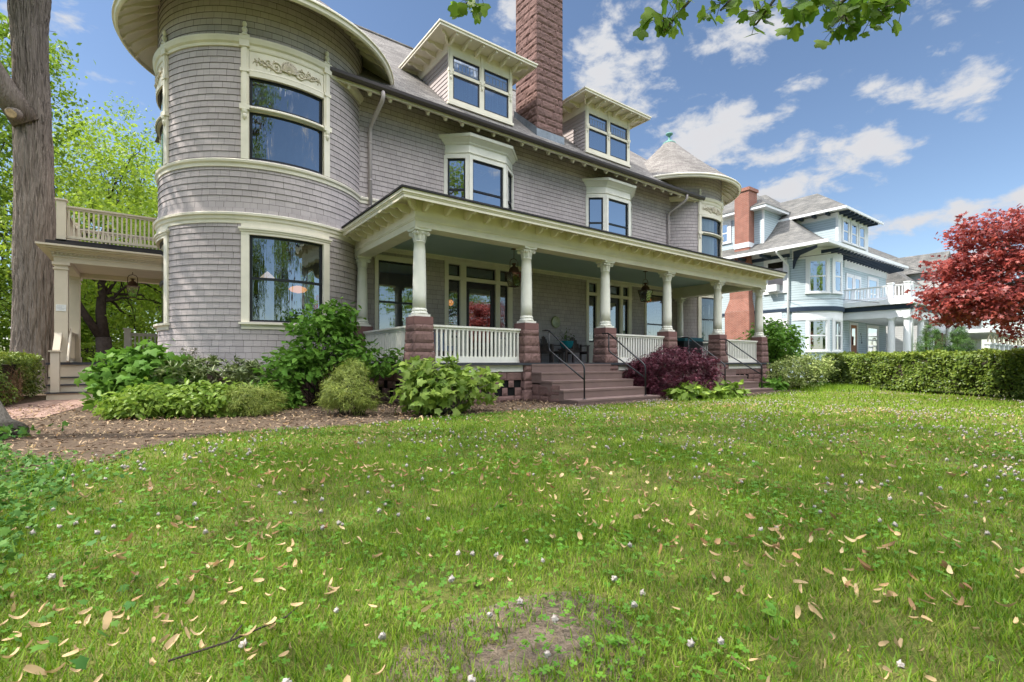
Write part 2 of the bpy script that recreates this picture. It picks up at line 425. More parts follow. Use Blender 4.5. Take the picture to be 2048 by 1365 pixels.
# leaf templates: lie in xy, point along +y, triangles
def tri_t(v, f): return np.array(v, float), np.array(f, int)
T_OVAL = tri_t([(0, 0, 0), (.24, .3, .05), (.22, .65, .05), (0, 1, -.04), (-.22, .65, .05), (-.24, .3, .05), (0, .5, -.03)],
               [(0, 1, 6), (1, 2, 6), (2, 3, 6), (3, 4, 6), (4, 5, 6), (5, 0, 6)])
T_DIAM = tri_t([(0, 0, 0), (.28, .45, .06), (0, 1, -.05), (-.28, .45, .06)], [(0, 1, 2), (0, 2, 3)])
T_LONG = tri_t([(0, 0, 0), (.13, .45, .03), (0, 1, -.12), (-.13, .45, .03)], [(0, 1, 2), (0, 2, 3)])
T_NEED = tri_t([(-.05, 0, 0), (.05, 0, 0), (0, 1, .0)], [(0, 1, 2)])
def star(tips, notch, droop=.1):
    """palmate leaf: list of (angle from +y, length) for tips and notches"""
    v = [(0, .34, .03)]; 
    for a, r in tips: v.append((math.sin(R(a)) * r, .25 + math.cos(R(a)) * r, -droop * r * r))
    k = len(tips); return tri_t(v, [(0, i, i + 1) for i in range(1, k)] + [(0, k, 1)])
T_MAPLE = star([(180, .26), (130, .42), (105, .28), (70, .62), (38, .30), (0, .75), (-38, .30), (-70, .62), (-105, .28), (-130, .42)], 0)
T_TULIP = star([(180, .27), (125, .42), (95, .52), (70, .34), (42, .52), (20, .60), (0, .44), (-20, .60), (-42, .52), (-70, .34), (-95, .52), (-125, .42)], 0, .06)
T_OAKL = star([(180, .25), (120, .46), (95, .34), (62, .60), (35, .40), (0, .78), (-35, .40), (-62, .60), (-95, .34), (-120, .46)], 0, .18)
T_IVY = star([(180, .20), (125, .42), (90, .36), (60, .50), (30, .36), (0, .72), (-30, .36), (-60, .50), (-90, .36), (-125, .42)], 0, .12)
T_JAP = star([(150, .30), (120, .08), (75, .55), (55, .09), (36, .75), (16, .1), (0, .85), (-16, .1), (-36, .75), (-55, .09), (-75, .55), (-120, .08), (-150, .30)], 0, .35)
def rand_dirs(n, rng):
    v = rng.normal(size=(n, 3)); return v / np.linalg.norm(v, axis=1, keepdims=True)
def leaves(P, tmpl, size, rng, up=.8, out=None, outw=0.0, droop=.0, sv=.35, heading=None, hw=0.0):
    """place one leaf per point: normal leans up / out, pointing anywhere (droop lowers the tip)"""
    n = len(P); tv, tf = tmpl
    nrm = rand_dirs(n, rng) + np.array([0, 0, up])
    if out is not None: nrm = nrm + out * outw
    nrm /= np.linalg.norm(nrm, axis=1, keepdims=True)
    d = rand_dirs(n, rng) - np.array([0, 0, droop])
    if heading is not None: d = d + heading * hw
    d -= nrm * np.sum(d * nrm, axis=1, keepdims=True); d /= np.linalg.norm(d, axis=1, keepdims=True) + 1e-9
    x = np.cross(d, nrm)
    s = size * (1 + sv * (rng.random(n) * 2 - 1))
    V = (x[:, None, :] * tv[None, :, 0:1] + d[:, None, :] * tv[None, :, 1:2] + nrm[:, None, :] * tv[None, :, 2:3]) * s[:, None, None] + P[:, None, :]
    F = tf[None] + (np.arange(n) * len(tv))[:, None, None]
    return V.reshape(-1, 3), F.reshape(-1, tf.shape[1])
def merge(parts):
    vs = []; fs = []; k = 0
    for v, f in parts: vs.append(v); fs.append(f + k); k += len(v)
    return np.concatenate(vs), np.concatenate(fs)
def clumps(rng, c, rad, nclump, per, spread, shell=.45, flatz=.6, bottom=-1.0):
    """leaf points in clumps spread through an ellipsoid; returns points, outward directions, clump centres"""
    cs = rand_dirs(nclump, rng) * (shell + (1 - shell) * rng.random((nclump, 1)) ** .7)
    cs = cs[cs[:, 2] > bottom]
    cs = cs * np.array(rad) * (.88 + .24 * rng.random((len(cs), 1))) + np.array(c)
    P = np.repeat(cs, per, axis=0) + rng.normal(size=(len(cs) * per, 3)) * spread * np.array([1, 1, flatz])
    o = P - np.array(c); o /= np.linalg.norm(o, axis=1, keepdims=True) + 1e-9
    return P, o, cs

# ------------------------------------------------------------------ ground
def sheet(name, poly, z, m, kind='structure', sub=0, uv=None):
    b = MB(); b.add([(x, y, z) for x, y in poly], [tuple(range(len(poly)))]); o = b.build(name, m, uvmode=uv); tag(o, kind=kind); return o
sheet('ground', [(-900, -900), (900, -900), (900, 900), (-900, 900)], -.06, 'ground')
LAWN = [(-.35, -3), (-.35, 2.6), (-.40, 3.6), (-.30, 4.7), (-.35, 6.2), (-.1, 7.1), (.5, 7.75), (1.19, 8.0), (2.55, 7.75), (4.5, 8.0), (7.0, 8.05), (7.9, 8.0), (11.1, 7.95), (14, 7.5), (17.3, 8.1), (18.6, 8.0), (20, 7.7), (22.0, 8.3), (23.6, 9.2), (24, 14), (33, 14), (33, -3)]
sheet('lawn', [(-9, -3), (-9, 5.5)] + LAWN[5:-1] + [(33, -3)], -.012, 'lawn_soil')
MULCH = [(-3, 5.6), (-.6, 6.3), (-.35, 6.2), (-.1, 7.1), (.5, 7.75), (1.19, 8.0), (2.55, 7.75), (4.5, 8.0), (7.0, 8.05), (7.9, 8.0), (11.1, 7.95), (14, 7.5), (17.3, 8.1), (18.6, 8.0), (20, 7.7), (22.0, 8.3), (23.6, 9.2), (24, 14), (24.8, 30), (-9, 30), (-9, 5.6)]
sheet('mulch_bed', MULCH, -.004, 'mulch')
sheet('brick_walk', [(-2.75, 12.2), (-1.55, 12.2), (-1.0, 16.3), (-.4, 17.64), (-2.2, 17.64), (-2.6, 15.8), (-3.4, 14.0)], .004, 'brick_walk', uv='plane')
sheet('driveway', [(25.2, -2), (29, -2), (29, 60), (25.2, 60)], .0, 'gravel')
sheet('street', [(-60, 36), (-6, 36), (-6, 44), (-60, 44)], -.05, 'asphalt')
sheet('bare_soil', [(1.08 + .46 * math.cos(a) * (1 + .12 * math.sin(3 * a)), 1.36 + .38 * math.sin(a) * (1 + .12 * math.cos(2 * a))) for a in [i * PI / 12 for i in range(24)]], -.006, 'soil')

# ------------------------------------------------------------------ the big shingled house
YW = 14.4; XS = [4.97, 8.07, 11.09, 14.11, 17.18, 20.24]; YC = 10.3
CL_, RL = (2.84, 15.92), 2.64; CR_, RR = (22.0, 15.92), 2.52
YG, ZG, M_ = 13.55, 8.78, .88                      # main eave line and roof slope
house = thing('shingle_house', (12.5, 17, 0), 'large grey mauve shingled house with round towers, cream trim and a long columned porch', 'house')
STEP = .151
def wall(T, a0, a1, z0, z1, openings=(), da=None, out=.016, uvf=None, flare=None):
    """shingle courses: each course leans out at its butt; openings [(a0,a1,z0,z1)] stay empty"""
    b = MB(); k = int(round((z1 - z0) / STEP)); st = (z1 - z0) / k
    for i in range(k):
        zb, zt = z0 + i * st, z0 + (i + 1) * st; zm = (zb + zt) / 2
        cuts = [a0, a1]
        ops = [o for o in openings if o[2] < zm < o[3]]
        spans = [(a0, a1)]
        for o in ops:
            ns = []
            for s, e in spans:
                if o[1] <= s or o[0] >= e: ns.append((s, e)); continue
                if o[0] > s: ns.append((s, o[0]))
                if o[1] < e: ns.append((o[1], e))
            spans = ns
        fl = flare(zm) if flare else 0
        for s, e in spans:
            n = max(1, int(math.ceil((e - s) / da))) if da else 1
            for j in range(n):
                p, q = s + (e - s) * j / n, s + (e - s) * (j + 1) / n
                u0, u1 = (uvf(p), uvf(q)) if uvf else (p, q)
                wob = lambda u: u + .046 * math.sin(u * 7.3 + i * 2.4) + .017 * math.sin(u * 17.1 + i * 5.7) + (i * .6180) % 1.0 * .9
                u0, u1 = wob(u0), wob(u1)
                b.quad(T(p, out + fl, zb), T(q, out + fl, zb), T(q, .002 + fl, zt), T(p, .002 + fl, zt), uv=[(u0, i * .151 + .0004), (u1, i * .151 + .0004), (u1, i * .151 + .1506), (u0, i * .151 + .1506)])
                b.quad(T(p, -.01 + fl, zb), T(q, -.01 + fl, zb), T(q, out + fl, zb), T(p, out + fl, zb), uv=[(u0, 0), (u1, 0), (u1, .002), (u0, .002)])  # underside takes the dark joint colour: shadow under the butt painted in
    return b
FR = flat((0, YW, 0), (1, 0), (0, -1))            # main front: a = X
TL = cyl(CL_, RL); TR = cyl(CR_, RR)
flareL = lambda z: .07 * max(0, (1.9 - z) / 1.2) ** 2 + (.06 * max(0, (4.95 - z) / .35) ** 2 if 4.55 < z < 4.95 else 0)
W_L0 = (-109.3, -71.2, 1.97, 4.1); W_L1 = (-109.3, -71.2, 5.94, 7.95)
def shift(w, c): return (w[0] + c, w[1] + c, w[2], w[3])
opsL = [W_L0, W_L1, shift(W_L0, -90), shift(W_L1, -90)]
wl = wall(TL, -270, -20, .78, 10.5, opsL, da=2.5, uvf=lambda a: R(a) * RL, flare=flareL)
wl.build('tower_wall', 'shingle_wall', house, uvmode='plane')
opsR = [W_L0, W_L1, shift(W_L0, 90), shift(W_L1, 90)]
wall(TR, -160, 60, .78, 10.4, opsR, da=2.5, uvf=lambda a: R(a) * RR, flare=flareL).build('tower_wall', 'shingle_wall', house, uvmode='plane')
DOORS = [(7.90, 10.54), (14.42, 17.08)]; BAYS = [(7.83, 10.66), (14.35, 17.17)]
ops = [(7.95, 10.5, 1.0, 4.3), (14.47, 17.05, 1.0, 4.3), (5.58, 6.98, 1.55, 4.1), (18.18, 19.55, 1.55, 4.1), (7.95, 10.55, 5.3, 7.8), (14.45, 17.05, 5.3, 7.8)]
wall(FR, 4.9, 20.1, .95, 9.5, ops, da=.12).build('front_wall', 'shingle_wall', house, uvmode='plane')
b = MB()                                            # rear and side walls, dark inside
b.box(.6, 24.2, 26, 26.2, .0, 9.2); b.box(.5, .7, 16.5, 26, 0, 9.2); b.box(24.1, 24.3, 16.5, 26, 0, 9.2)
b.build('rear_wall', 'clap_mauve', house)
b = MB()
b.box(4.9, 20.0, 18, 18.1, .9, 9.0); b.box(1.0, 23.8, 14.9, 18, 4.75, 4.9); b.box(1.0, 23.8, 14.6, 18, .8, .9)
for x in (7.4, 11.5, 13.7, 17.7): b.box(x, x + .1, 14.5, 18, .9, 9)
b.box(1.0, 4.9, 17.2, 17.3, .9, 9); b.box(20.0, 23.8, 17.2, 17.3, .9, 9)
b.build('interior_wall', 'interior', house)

# --- main roof (hipped ends), soffit, gutter
def rz(y): return ZG + M_ * (y - YG)
RY, RX0, RX1 = 21.4, 6.6, 18.2
zr = rz(RY); b = MB()
X0, X1 = -.3, 25.0
b.quad((X0, YG, rz(YG)), (X1, YG, rz(YG)), (RX1, RY, zr), (RX0, RY, zr))
b.quad((X0, 2 * RY - YG, rz(YG)), (RX0, RY, zr), (RX1, RY, zr), (X1, 2 * RY - YG, rz(YG)))
b.quad((X0, YG, rz(YG)), (RX0, RY, zr), (X0, 2 * RY - YG, rz(YG))); b.quad((X1, YG, rz(YG)), (X1, 2 * RY - YG, rz(YG)), (RX1, RY, zr))
b2 = MB(); b2.quad((3.95, YG, rz(YG)), (21.2, YG, rz(YG)), (21.2, RY, zr), (3.95, RY, zr))
# the eave runs only between the towers: clip the plane there
b = MB(); ye = 15.2
b.quad((3.95, YG, rz(YG)), (21.2, YG, rz(YG)), (21.2, ye, rz(ye)), (3.95, ye, rz(ye)))
b.quad((1.2, ye, rz(ye)), (23.7, ye, rz(ye)), (RX1, RY, zr), (RX0, RY, zr))
b.quad((1.2, ye, rz(ye)), (RX0, RY, zr), (RX0, 27, rz(15.8)), (.2, 27, rz(15.8))); b.quad((23.7, ye, rz(ye)), (24.7, 27, rz(15.8)), (RX1, 27, rz(15.8)), (RX1, RY, zr))
b.quad((RX0, RY, zr), (RX1, RY, zr), (RX1, 27, rz(15.8)), (RX0, 27, rz(15.8)))
b.build('roof', 'roof_shingle', house, uvmode='plane')
b = MB(); b.tube([(RX0, RY, zr + .02), (RX1, RY, zr + .02)], .07, 6); b.build('ridge_cap', 'roof_shingle', house, uvmode='plane')
b = MB(); b.quad((3.9, YG + .02, rz(YG) - .1), (3.9, YW + .05, rz(YW) - .05), (21.25, YW + .05, rz(YW) - .05), (21.25, YG + .02, rz(YG) - .1)); b.build('soffit', 'cream', house)
b = MB(); b.box(3.95, 21.2, YG - .02, YG + .04, ZG - .14, ZG - .015); b.build('fascia', 'cream', house)
b = MB(); b.sweep([(YG - .02, 8.83), (YG - .03, 8.74), (YG - .08, 8.69), (YG - .15, 8.70), (YG - .19, 8.76), (YG - .20, 8.84), (YG - .17, 8.84), (YG - .13, 8.76), (YG - .07, 8.76)], frange(3.86, 21.25, 20), lambda a, o, z: (a, o, z)); b.build('gutter', 'gutter_brown', house)
def tail_mesh(name, Ls, h, w, scroll=True):
    """rafter tail: local x outwards from the wall (0) to the eave (Ls), z down from 0"""
    b = MB()
    pr = [(0, 0), (Ls, 0), (Ls, -h * .62), (Ls - .03, -h * .68), (Ls - .10, -h * .66), (Ls - .15, -h * .45), (Ls * .62, -h * .5), (Ls * .45, -h * .85), (Ls * .25, -h), (0, -h)]
    b.prism([(x, -w / 2, z) for x, z in pr], (0, w, 0))
    me = b.build(name, 'cream'); return me
TAILS = []
def tails(proto, parent, mats_, individual=True):
    if individual:
        for m in mats_:
            c = bpy.data.objects.new('rafter_tail', proto.data); COL.objects.link(c); adopt(c, parent); c.matrix_basis = m; TAILS.append(c)
    else:
        b = MB()
        for m in mats_: b.add([m @ v.co for v in proto.data.vertices], [tuple(p.vertices) for p in proto.data.polygons])
        o = b.build('rafter_tails', 'cream', parent); o['kind'] = 'stuff'
def drop(o): bpy.data.objects.remove(o)
def facing(loc, ang, pitch=0):
    """local +x to compass ang (deg from +X) tilted down by pitch"""
    return Matrix.Translation(loc) @ Matrix.Rotation(R(ang), 4, 'Z') @ Matrix.Rotation(R(pitch), 4, 'Y')
SL = math.degrees(math.atan(M_))
p = tail_mesh('rafter_tail', 1.08, .17, .075)
tails(p, house, [facing((4.45 + i * .607, YW, rz(YW) - .17), -90, SL) for i in range(28)])
drop(p)

# --- tower belts, cornices, eaves and roofs
def ring(name, T, prof, a0, a1, m='cream', step=4):
    b = MB(); n = max(2, int((a1 - a0) / step)); b.sweep(prof, frange(a0, a1, n), T); return b.build(name, m, house, smooth=False)
def belt(T, a0, a1):
    ring('belt_course', T, [(-.01, 4.36), (.03, 4.36), (.035, 4.43), (.06, 4.46), (.07, 4.53), (.105, 4.55), (.11, 4.60), (.05, 4.63), (-.01, 4.64)], a0, a1)
    ring('belt_course', T, [(-.01, 5.72), (.035, 5.72), (.04, 5.80), (.075, 5.83), (.085, 5.88), (.05, 5.91), (-.01, 5.92)], a0, a1)
    ring('belt_course', T, [(-.01, 8.62), (.04, 8.62), (.05, 8.68), (.09, 8.72), (.12, 8.80), (.125, 8.84), (.05, 8.87), (-.01, 8.87)], a0, a1)
belt(TL, -268, -24); belt(TR, -158, 58)
b = MB()                                            # lower belt runs on across the front wall
b.sweep([(-.01, 5.72), (.035, 5.72), (.04, 5.80), (.075, 5.83), (.085, 5.88), (.05, 5.91), (-.01, 5.92)], [5.0, 7.8], FR); b.build('belt_course', 'cream', house)
def tower_roof(C, r, re, ze, zap, a0, a1, nt, cap, indiv):
    b = MB(); k = 26
    prof = [(re, ze)] + [(re + (.22 - re) * (t ** 1.0), ze + (zap - ze) * t - .10 * math.sin(PI * t)) for t in frange(.04, 1, k)]
    b.lathe(prof, (C[0], C[1], 0), 72, cap=False)
    b.build('tower_roof', 'roof_shingle', house, uvmode='cone', C=(C[0], C[1], 2.2))
    b = MB(); b.lathe([(re + .01, ze + .012), (re + .04, ze - .02), (re + .04, ze - .06), (re - .0, ze - .07), (re - .01, ze - .16), (re - .045, ze - .19), (re - .08, ze - .19), (re - .09, ze - .02)], (C[0], C[1], 0), 96, cap=False); b.build('tower_fascia', 'cream', house)
    s = .84; zs = ze - .10
    b = MB(); b.lathe([(re - .06, zs), (r - .05, zs + (re - r) * s)], (C[0], C[1], 0), 72, cap=False); b.build('tower_soffit', 'cream' , house)
    Lr = (re - r) * 1.30
    p = tail_mesh('rafter_tail', Lr, .17, .07)
    mm = []
    for i in range(nt):
        a = a0 + (a1 - a0) * i / (nt - 1); 
        mm.append(facing((C[0] + r * math.cos(R(a)), C[1] + r * math.sin(R(a)), zs + (re - r) * s + .0), a, math.degrees(math.atan(s))))
    tails(p, house, mm, indiv); drop(p)
    b = MB()
    if cap:
        b.lathe([(.32, zap - .16), (.33, zap - .06), (.25, zap + .0), (.16, zap + .06), (.07, zap + .10), (.045, zap + .24), (.06, zap + .30), (.15, zap + .38), (.19, zap + .42), (.17, zap + .46), (.06, zap + .48), (0, zap + .5)], (C[0], C[1], 0), 20)
    else:
        b.lathe([(.32, zap - .16), (.2, zap), (0, zap + .1)], (C[0], C[1], 0), 20)
    b.build('finial', 'copper_green', house, smooth=True)
tower_roof(CL_, RL, 3.55, 9.72, 12.75, -205, -34, 26, False, True)
tower_roof(CR_, RR, 3.40, 9.66, 12.55, -150, 30, 24, True, False)

# --- windows
def window(T, a0, a1, z0, z1, cw, head, sill, rails, gl='sky_glass', seg=1, trim='cream', sash='black_sash', fw=.055, cap=True, depth=.05, name='window', parent=None, curtain=None, sillw=None, recess=.03, ascale=1, wide_rail=None):
    """casing outside the opening a0..a1, z0..z1; sash bars at heights in rails; a in metres or degrees (ascale = metres per unit)"""
    parent = parent or house
    c = cw / ascale; f = fw / ascale; b = MB()
    zb = z0; 
    b.box(a0 - c, a0, -.02, depth, zb, z1, T, 1); b.box(a1, a1 + c, -.02, depth, zb, z1, T, 1)
    b.box(a0 - c, a1 + c, -.02, depth + .004, z1, z1 + head, T, seg)
    if cap:
        e = .05 / ascale
        b.box(a0 - c - e, a1 + c + e, -.02, depth + .05, z1 + head, z1 + head + .05, T, seg)
        b.box(a0 - c - e / 2, a1 + c + e / 2, -.02, depth + .025, z1 + head - .05, z1 + head - .002, T, seg)
    if sill:
        e = .04 / ascale
        b.box(a0 - c - e, a1 + c + e, -.02, depth + .06, z0 - .05, z0, T, seg); b.box(a0 - c, a1 + c, -.02, depth - .012, z0 - sill, z0 - .05, T, seg)
    w = b.build(name, trim, parent)
    b = MB(); r0, r1 = -recess - .05, -recess
    b.box(a0, a0 + f, r0, r1, z0, z1, T); b.box(a1 - f, a1, r0, r1, z0, z1, T)
    b.box(a0 + f, a1 - f, r0, r1, z1 - fw, z1, T, seg); b.box(a0 + f, a1 - f, r0, r1, z0, z0 + fw * 1.3, T, seg)
    for rl in rails: b.box(a0 + f, a1 - f, r0, r1 + .012, rl - .03, rl + .03, T, seg)
    b.build('sash', sash, w)
    zs = [z0 + fw * 1.2] + list(rails) + [z1 - fw * .9]
    for i in range(len(zs) - 1):
        b = MB(); n = seg
        for j in range(n):
            p, q = a0 + f * .8 + (a1 - a0 - 1.6 * f) * j / n, a0 + f * .8 + (a1 - a0 - 1.6 * f) * (j + 1) / n
            b.quad(T(p, r0 + .02, zs[i]), T(q, r0 + .02, zs[i]), T(q, r0 + .02, zs[i + 1]), T(p, r0 + .02, zs[i + 1]))
        b.build('pane', gl, w, smooth=seg > 1)
    if curtain:
        cm, cz0, cz1, ca0, ca1 = curtain
        b = MB(); n = 40; vs = []; fs = []
        for j in range(n + 1):
            a = a0 + (a1 - a0) * (ca0 + (ca1 - ca0) * j / n); o = -.16 + .025 * math.sin(j * 1.7) + .012 * math.sin(j * 4.1)
            vs += [T(a, o, cz0), T(a, o, cz1)]
        for j in range(n): fs.append((2 * j, 2 * j + 2, 2 * j + 3, 2 * j + 1))
        b.add(vs, fs); b.build('curtain', cm, w, smooth=True)
    return w
def tower_windows(C, T, r, cen, gl, curt):
    k = r * PI / 180; a0, a1 = cen - 19.05, cen + 19.05
    window(T, a0, a1, 1.97, 4.10, .175, .12, .16, [3.05], gl, 10, ascale=k, curtain=curt and ('curtain_lace', 1.97, 3.0, 0, 1))
    b = MB(); b.box(a0 - .175 / k, a1 + .175 / k, -.01, .035, 4.27, 4.36, T, 10); b.build('frieze_board', 'cream', house)
    # upper pair: transom over a big pane, pilasters, carved panel
    window(T, a0, a1, 7.22, 7.94, .0, .12, 0, [], gl, 10, cap=False, ascale=k, curtain=curt and ('curtain', 7.2, 7.95, 0, .75))
    window(T, a0, a1, 5.93, 7.12, .0, .0, 0, [], gl, 10, cap=False, ascale=k, curtain=curt and ('curtain', 5.9, 7.2, 0, .75))
    b = MB(); b.sweep([(-.04, 7.1), (.03, 7.1), (.04, 7.14), (.075, 7.16), (.075, 7.19), (.03, 7.23), (-.04, 7.23)], frange(a0, a1, 10), T); b.build('transom_bar', 'cream', house)
    b = MB()
    b.box(a0, a1, -.01, .028, 8.05, 8.62, T, 10); b.sweep([(-.01, 8.04), (.05, 8.04), (.06, 8.07), (.05, 8.10), (-.01, 8.10)], frange(a0, a1, 10), T)
    b.sweep([(-.01, 8.56), (.045, 8.56), (.06, 8.6), (.06, 8.62), (-.01, 8.62)], frange(a0, a1, 10), T)
    panel = b.build('carved_panel', 'cream', house)
    b = MB(); S = lambda u, v, o=.04: Vector(T(cen + u / k, o, 8.33 + v))
    # shell: ribbed fan, with acanthus scrolls running out to both sides
    for i in range(17):
        a = R(-110 + 220 * i / 16); b.tube([S(0, -.10), S(.10 * math.sin(a), -.06 + .10 * math.cos(a), .065), S(.17 * math.sin(a), -.02 + .17 * math.cos(a), .055)], [.008, .013, .018], 5)
    rim = [S(.185 * math.sin(R(a)), -.02 + .185 * math.cos(R(a)), .045) for a in range(-120, 121, 15)]; b.tube(rim, .017, 6)
    b.ball(S(0, -.09, .05), .045, 8, 6)
    for s in (-1, 1):
        def spiral(cx, cz, r0, turns, a0_, dirn):
            pts = []
            for i in range(22):
                t = i / 21; a = R(a0_) + dirn * turns * 2 * PI * t; rr = r0 * (1 - .82 * t)
                pts.append(S(s * (cx + rr * math.cos(a)), cz + rr * math.sin(a), .045))
            b.tube(pts, [.016 * (1 - .4 * i / 21) for i in range(22)], 6)
        spiral(.30, -.03, .12, 1.4, 180, -1); spiral(.46, .03, .085, 1.3, 200, 1); spiral(.60, -.01, .065, 1.3, 180, -1)
        b.tube([S(s * u, v, .042) for u, v in ((.17, -.13), (.28, -.16), (.38, -.09), (.45, -.06), (.53, -.08), (.60, -.05), (.68, .0), (.74, -.05))], [.018, .02, .018, .016, .015, .014, .012, .008], 6)
        for i in range(16):
            u = .22 + .033 * i + random.uniform(-.01, .01); v = random.uniform(-.13, .12); a = random.uniform(0, 6.28); l = random.uniform(.035, .07)
            b.tube([S(s * u, v, .035), S(s * (u + l * .5 * math.cos(a)), v + l * .5 * math.sin(a), .055), S(s * (u + l * math.cos(a)), v + l * math.sin(a), .036)], [.006, .017, .004], 5)
        b.tube([S(s * .70, .0), S(s * .76, .05), S(s * .75, .1)], [.01, .012, .004], 5); b.tube([S(s * .70, .0), S(s * .78, -.01), S(s * .80, -.08)], [.01, .012, .004], 5)
    b.build('carving', 'tan_paint', panel, smooth=True)
    for a in (a0 - .09 / k, a1 + .09 / k):
        b = MB(); h = .085 / k
        b.box(a - h, a + h, -.01, .06, 5.92, 8.62, T); b.box(a - h * .55, a + h * .55, -.01, .085, 7.2, 8.62, T)
        b.box(a - h * 1.25, a + h * 1.25, -.01, .11, 8.62, 8.90, T); b.box(a - h * 1.15, a + h * 1.15, -.01, .10, 8.02, 8.10, T); b.box(a - h * 1.25, a + h * 1.25, -.01, .11, 7.10, 7.22, T)
        c = T(a, .06, 0)
        b.lathe([(.0, 6.86), (.03, 6.88), (.055, 6.93), (.06, 6.97), (.045, 7.0), (.065, 7.04), (.07, 7.11)], (c[0], c[1], 0), 10)
        b.lathe([(.075, 8.89), (.07, 8.93), (.04, 8.96), (.05, 8.99), (.068, 9.03), (.05, 9.08), (.028, 9.10), (.045, 9.13), (.052, 9.17), (.035, 9.22), (0, 9.235)], (c[0], c[1], 0), 12)
        b.build('pilaster', 'cream', house)
tower_windows(CL_, TL, RL, -90.2, 'tower_glass', False); tower_windows(CL_, TL, RL, -180.2, 'tower_glass', False)
tower_windows(CR_, TR, RR, -90.2, 'clear_glass', True); tower_windows(CR_, TR, RR, -.2, 'clear_glass', True)
window(FR, 5.58, 6.98, 1.55, 4.1, .115, .1, .14, [2.85], 'porch_glass', curtain=('curtain_lace', 1.5, 1.8, 0, 1))
window(FR, 18.18, 19.55, 1.55, 4.1, .115, .1, .14, [2.75], 'porch_glass', curtain=('curtain_lace', 1.5, 2.75, 0, 1))
# bay windows on the second floor
for x0, x1 in BAYS:
    d, xl, xr = .5, x0 + .66, x1 - .67
    P = [(x0, YW), (xl, YW - d), (xr, YW - d), (x1, YW)]
    b = MB(); zt = 8.02
    def ringbox(o0, o1, za, zb):
        """band round the bay between two offsets"""
        def off(o):
            return [(x0 - o * .9, YW + .02), (xl - o * .42, YW - d - o), (xr + o * .42, YW - d - o), (x1 + o * .9, YW + .02)]
        A, B = off(o0), off(o1)
        for i in range(3):
            b.add([(*A[i], za), (*A[i + 1], za), (*B[i + 1], zb), (*B[i], zb)], [(0, 1, 2, 3)])
    for o0, o1, za, zb in ((0, 0, 7.80, 8.16), (0, .04, 7.88, 7.905), (.04, 0, 7.905, 7.92), (0, .05, 8.16, 8.20), (.05, .06, 8.20, 8.23), (.06, .19, 8.23, 8.35), (.19, .24, 8.35, 8.36), (.24, .26, 8.36, 8.45)): ringbox(o0, o1, za, zb)
    bay = b.build('bay_frieze', 'white_cream', house)
    b = MB(); O = [(x0 - .235, YW + .02), (xl - .11, YW - d - .262), (xr + .11, YW - d - .262), (x1 + .235, YW + .02)]
    for i in range(3): b.quad((*O[i], 8.45), (*O[i + 1], 8.45), (min(max(O[i + 1][0], x0 + .4), x1 - .4), YW, 8.66), (min(max(O[i][0], x0 + .4), x1 - .4), YW, 8.66))
    b.build('bay_roof', 'roof_shingle', house, uvmode='plane')
    for i in range(3):
        A, B = P[i], P[i + 1]; ln = math.hypot(B[0] - A[0], B[1] - A[1]); u = ((B[0] - A[0]) / ln, (B[1] - A[1]) / ln); n = (u[1], -u[0])
        m = .12 if i != 1 else .13
        window(flat((A[0], A[1], 0), u, n), m, ln - m, 5.36, 7.72, m - .002, .1, 0, [6.70], 'sky_glass', cap=False, depth=.03, trim='white_cream', name='bay_window', curtain=('curtain', 5.36, 7.72, .0, .12) if i == 2 else None)
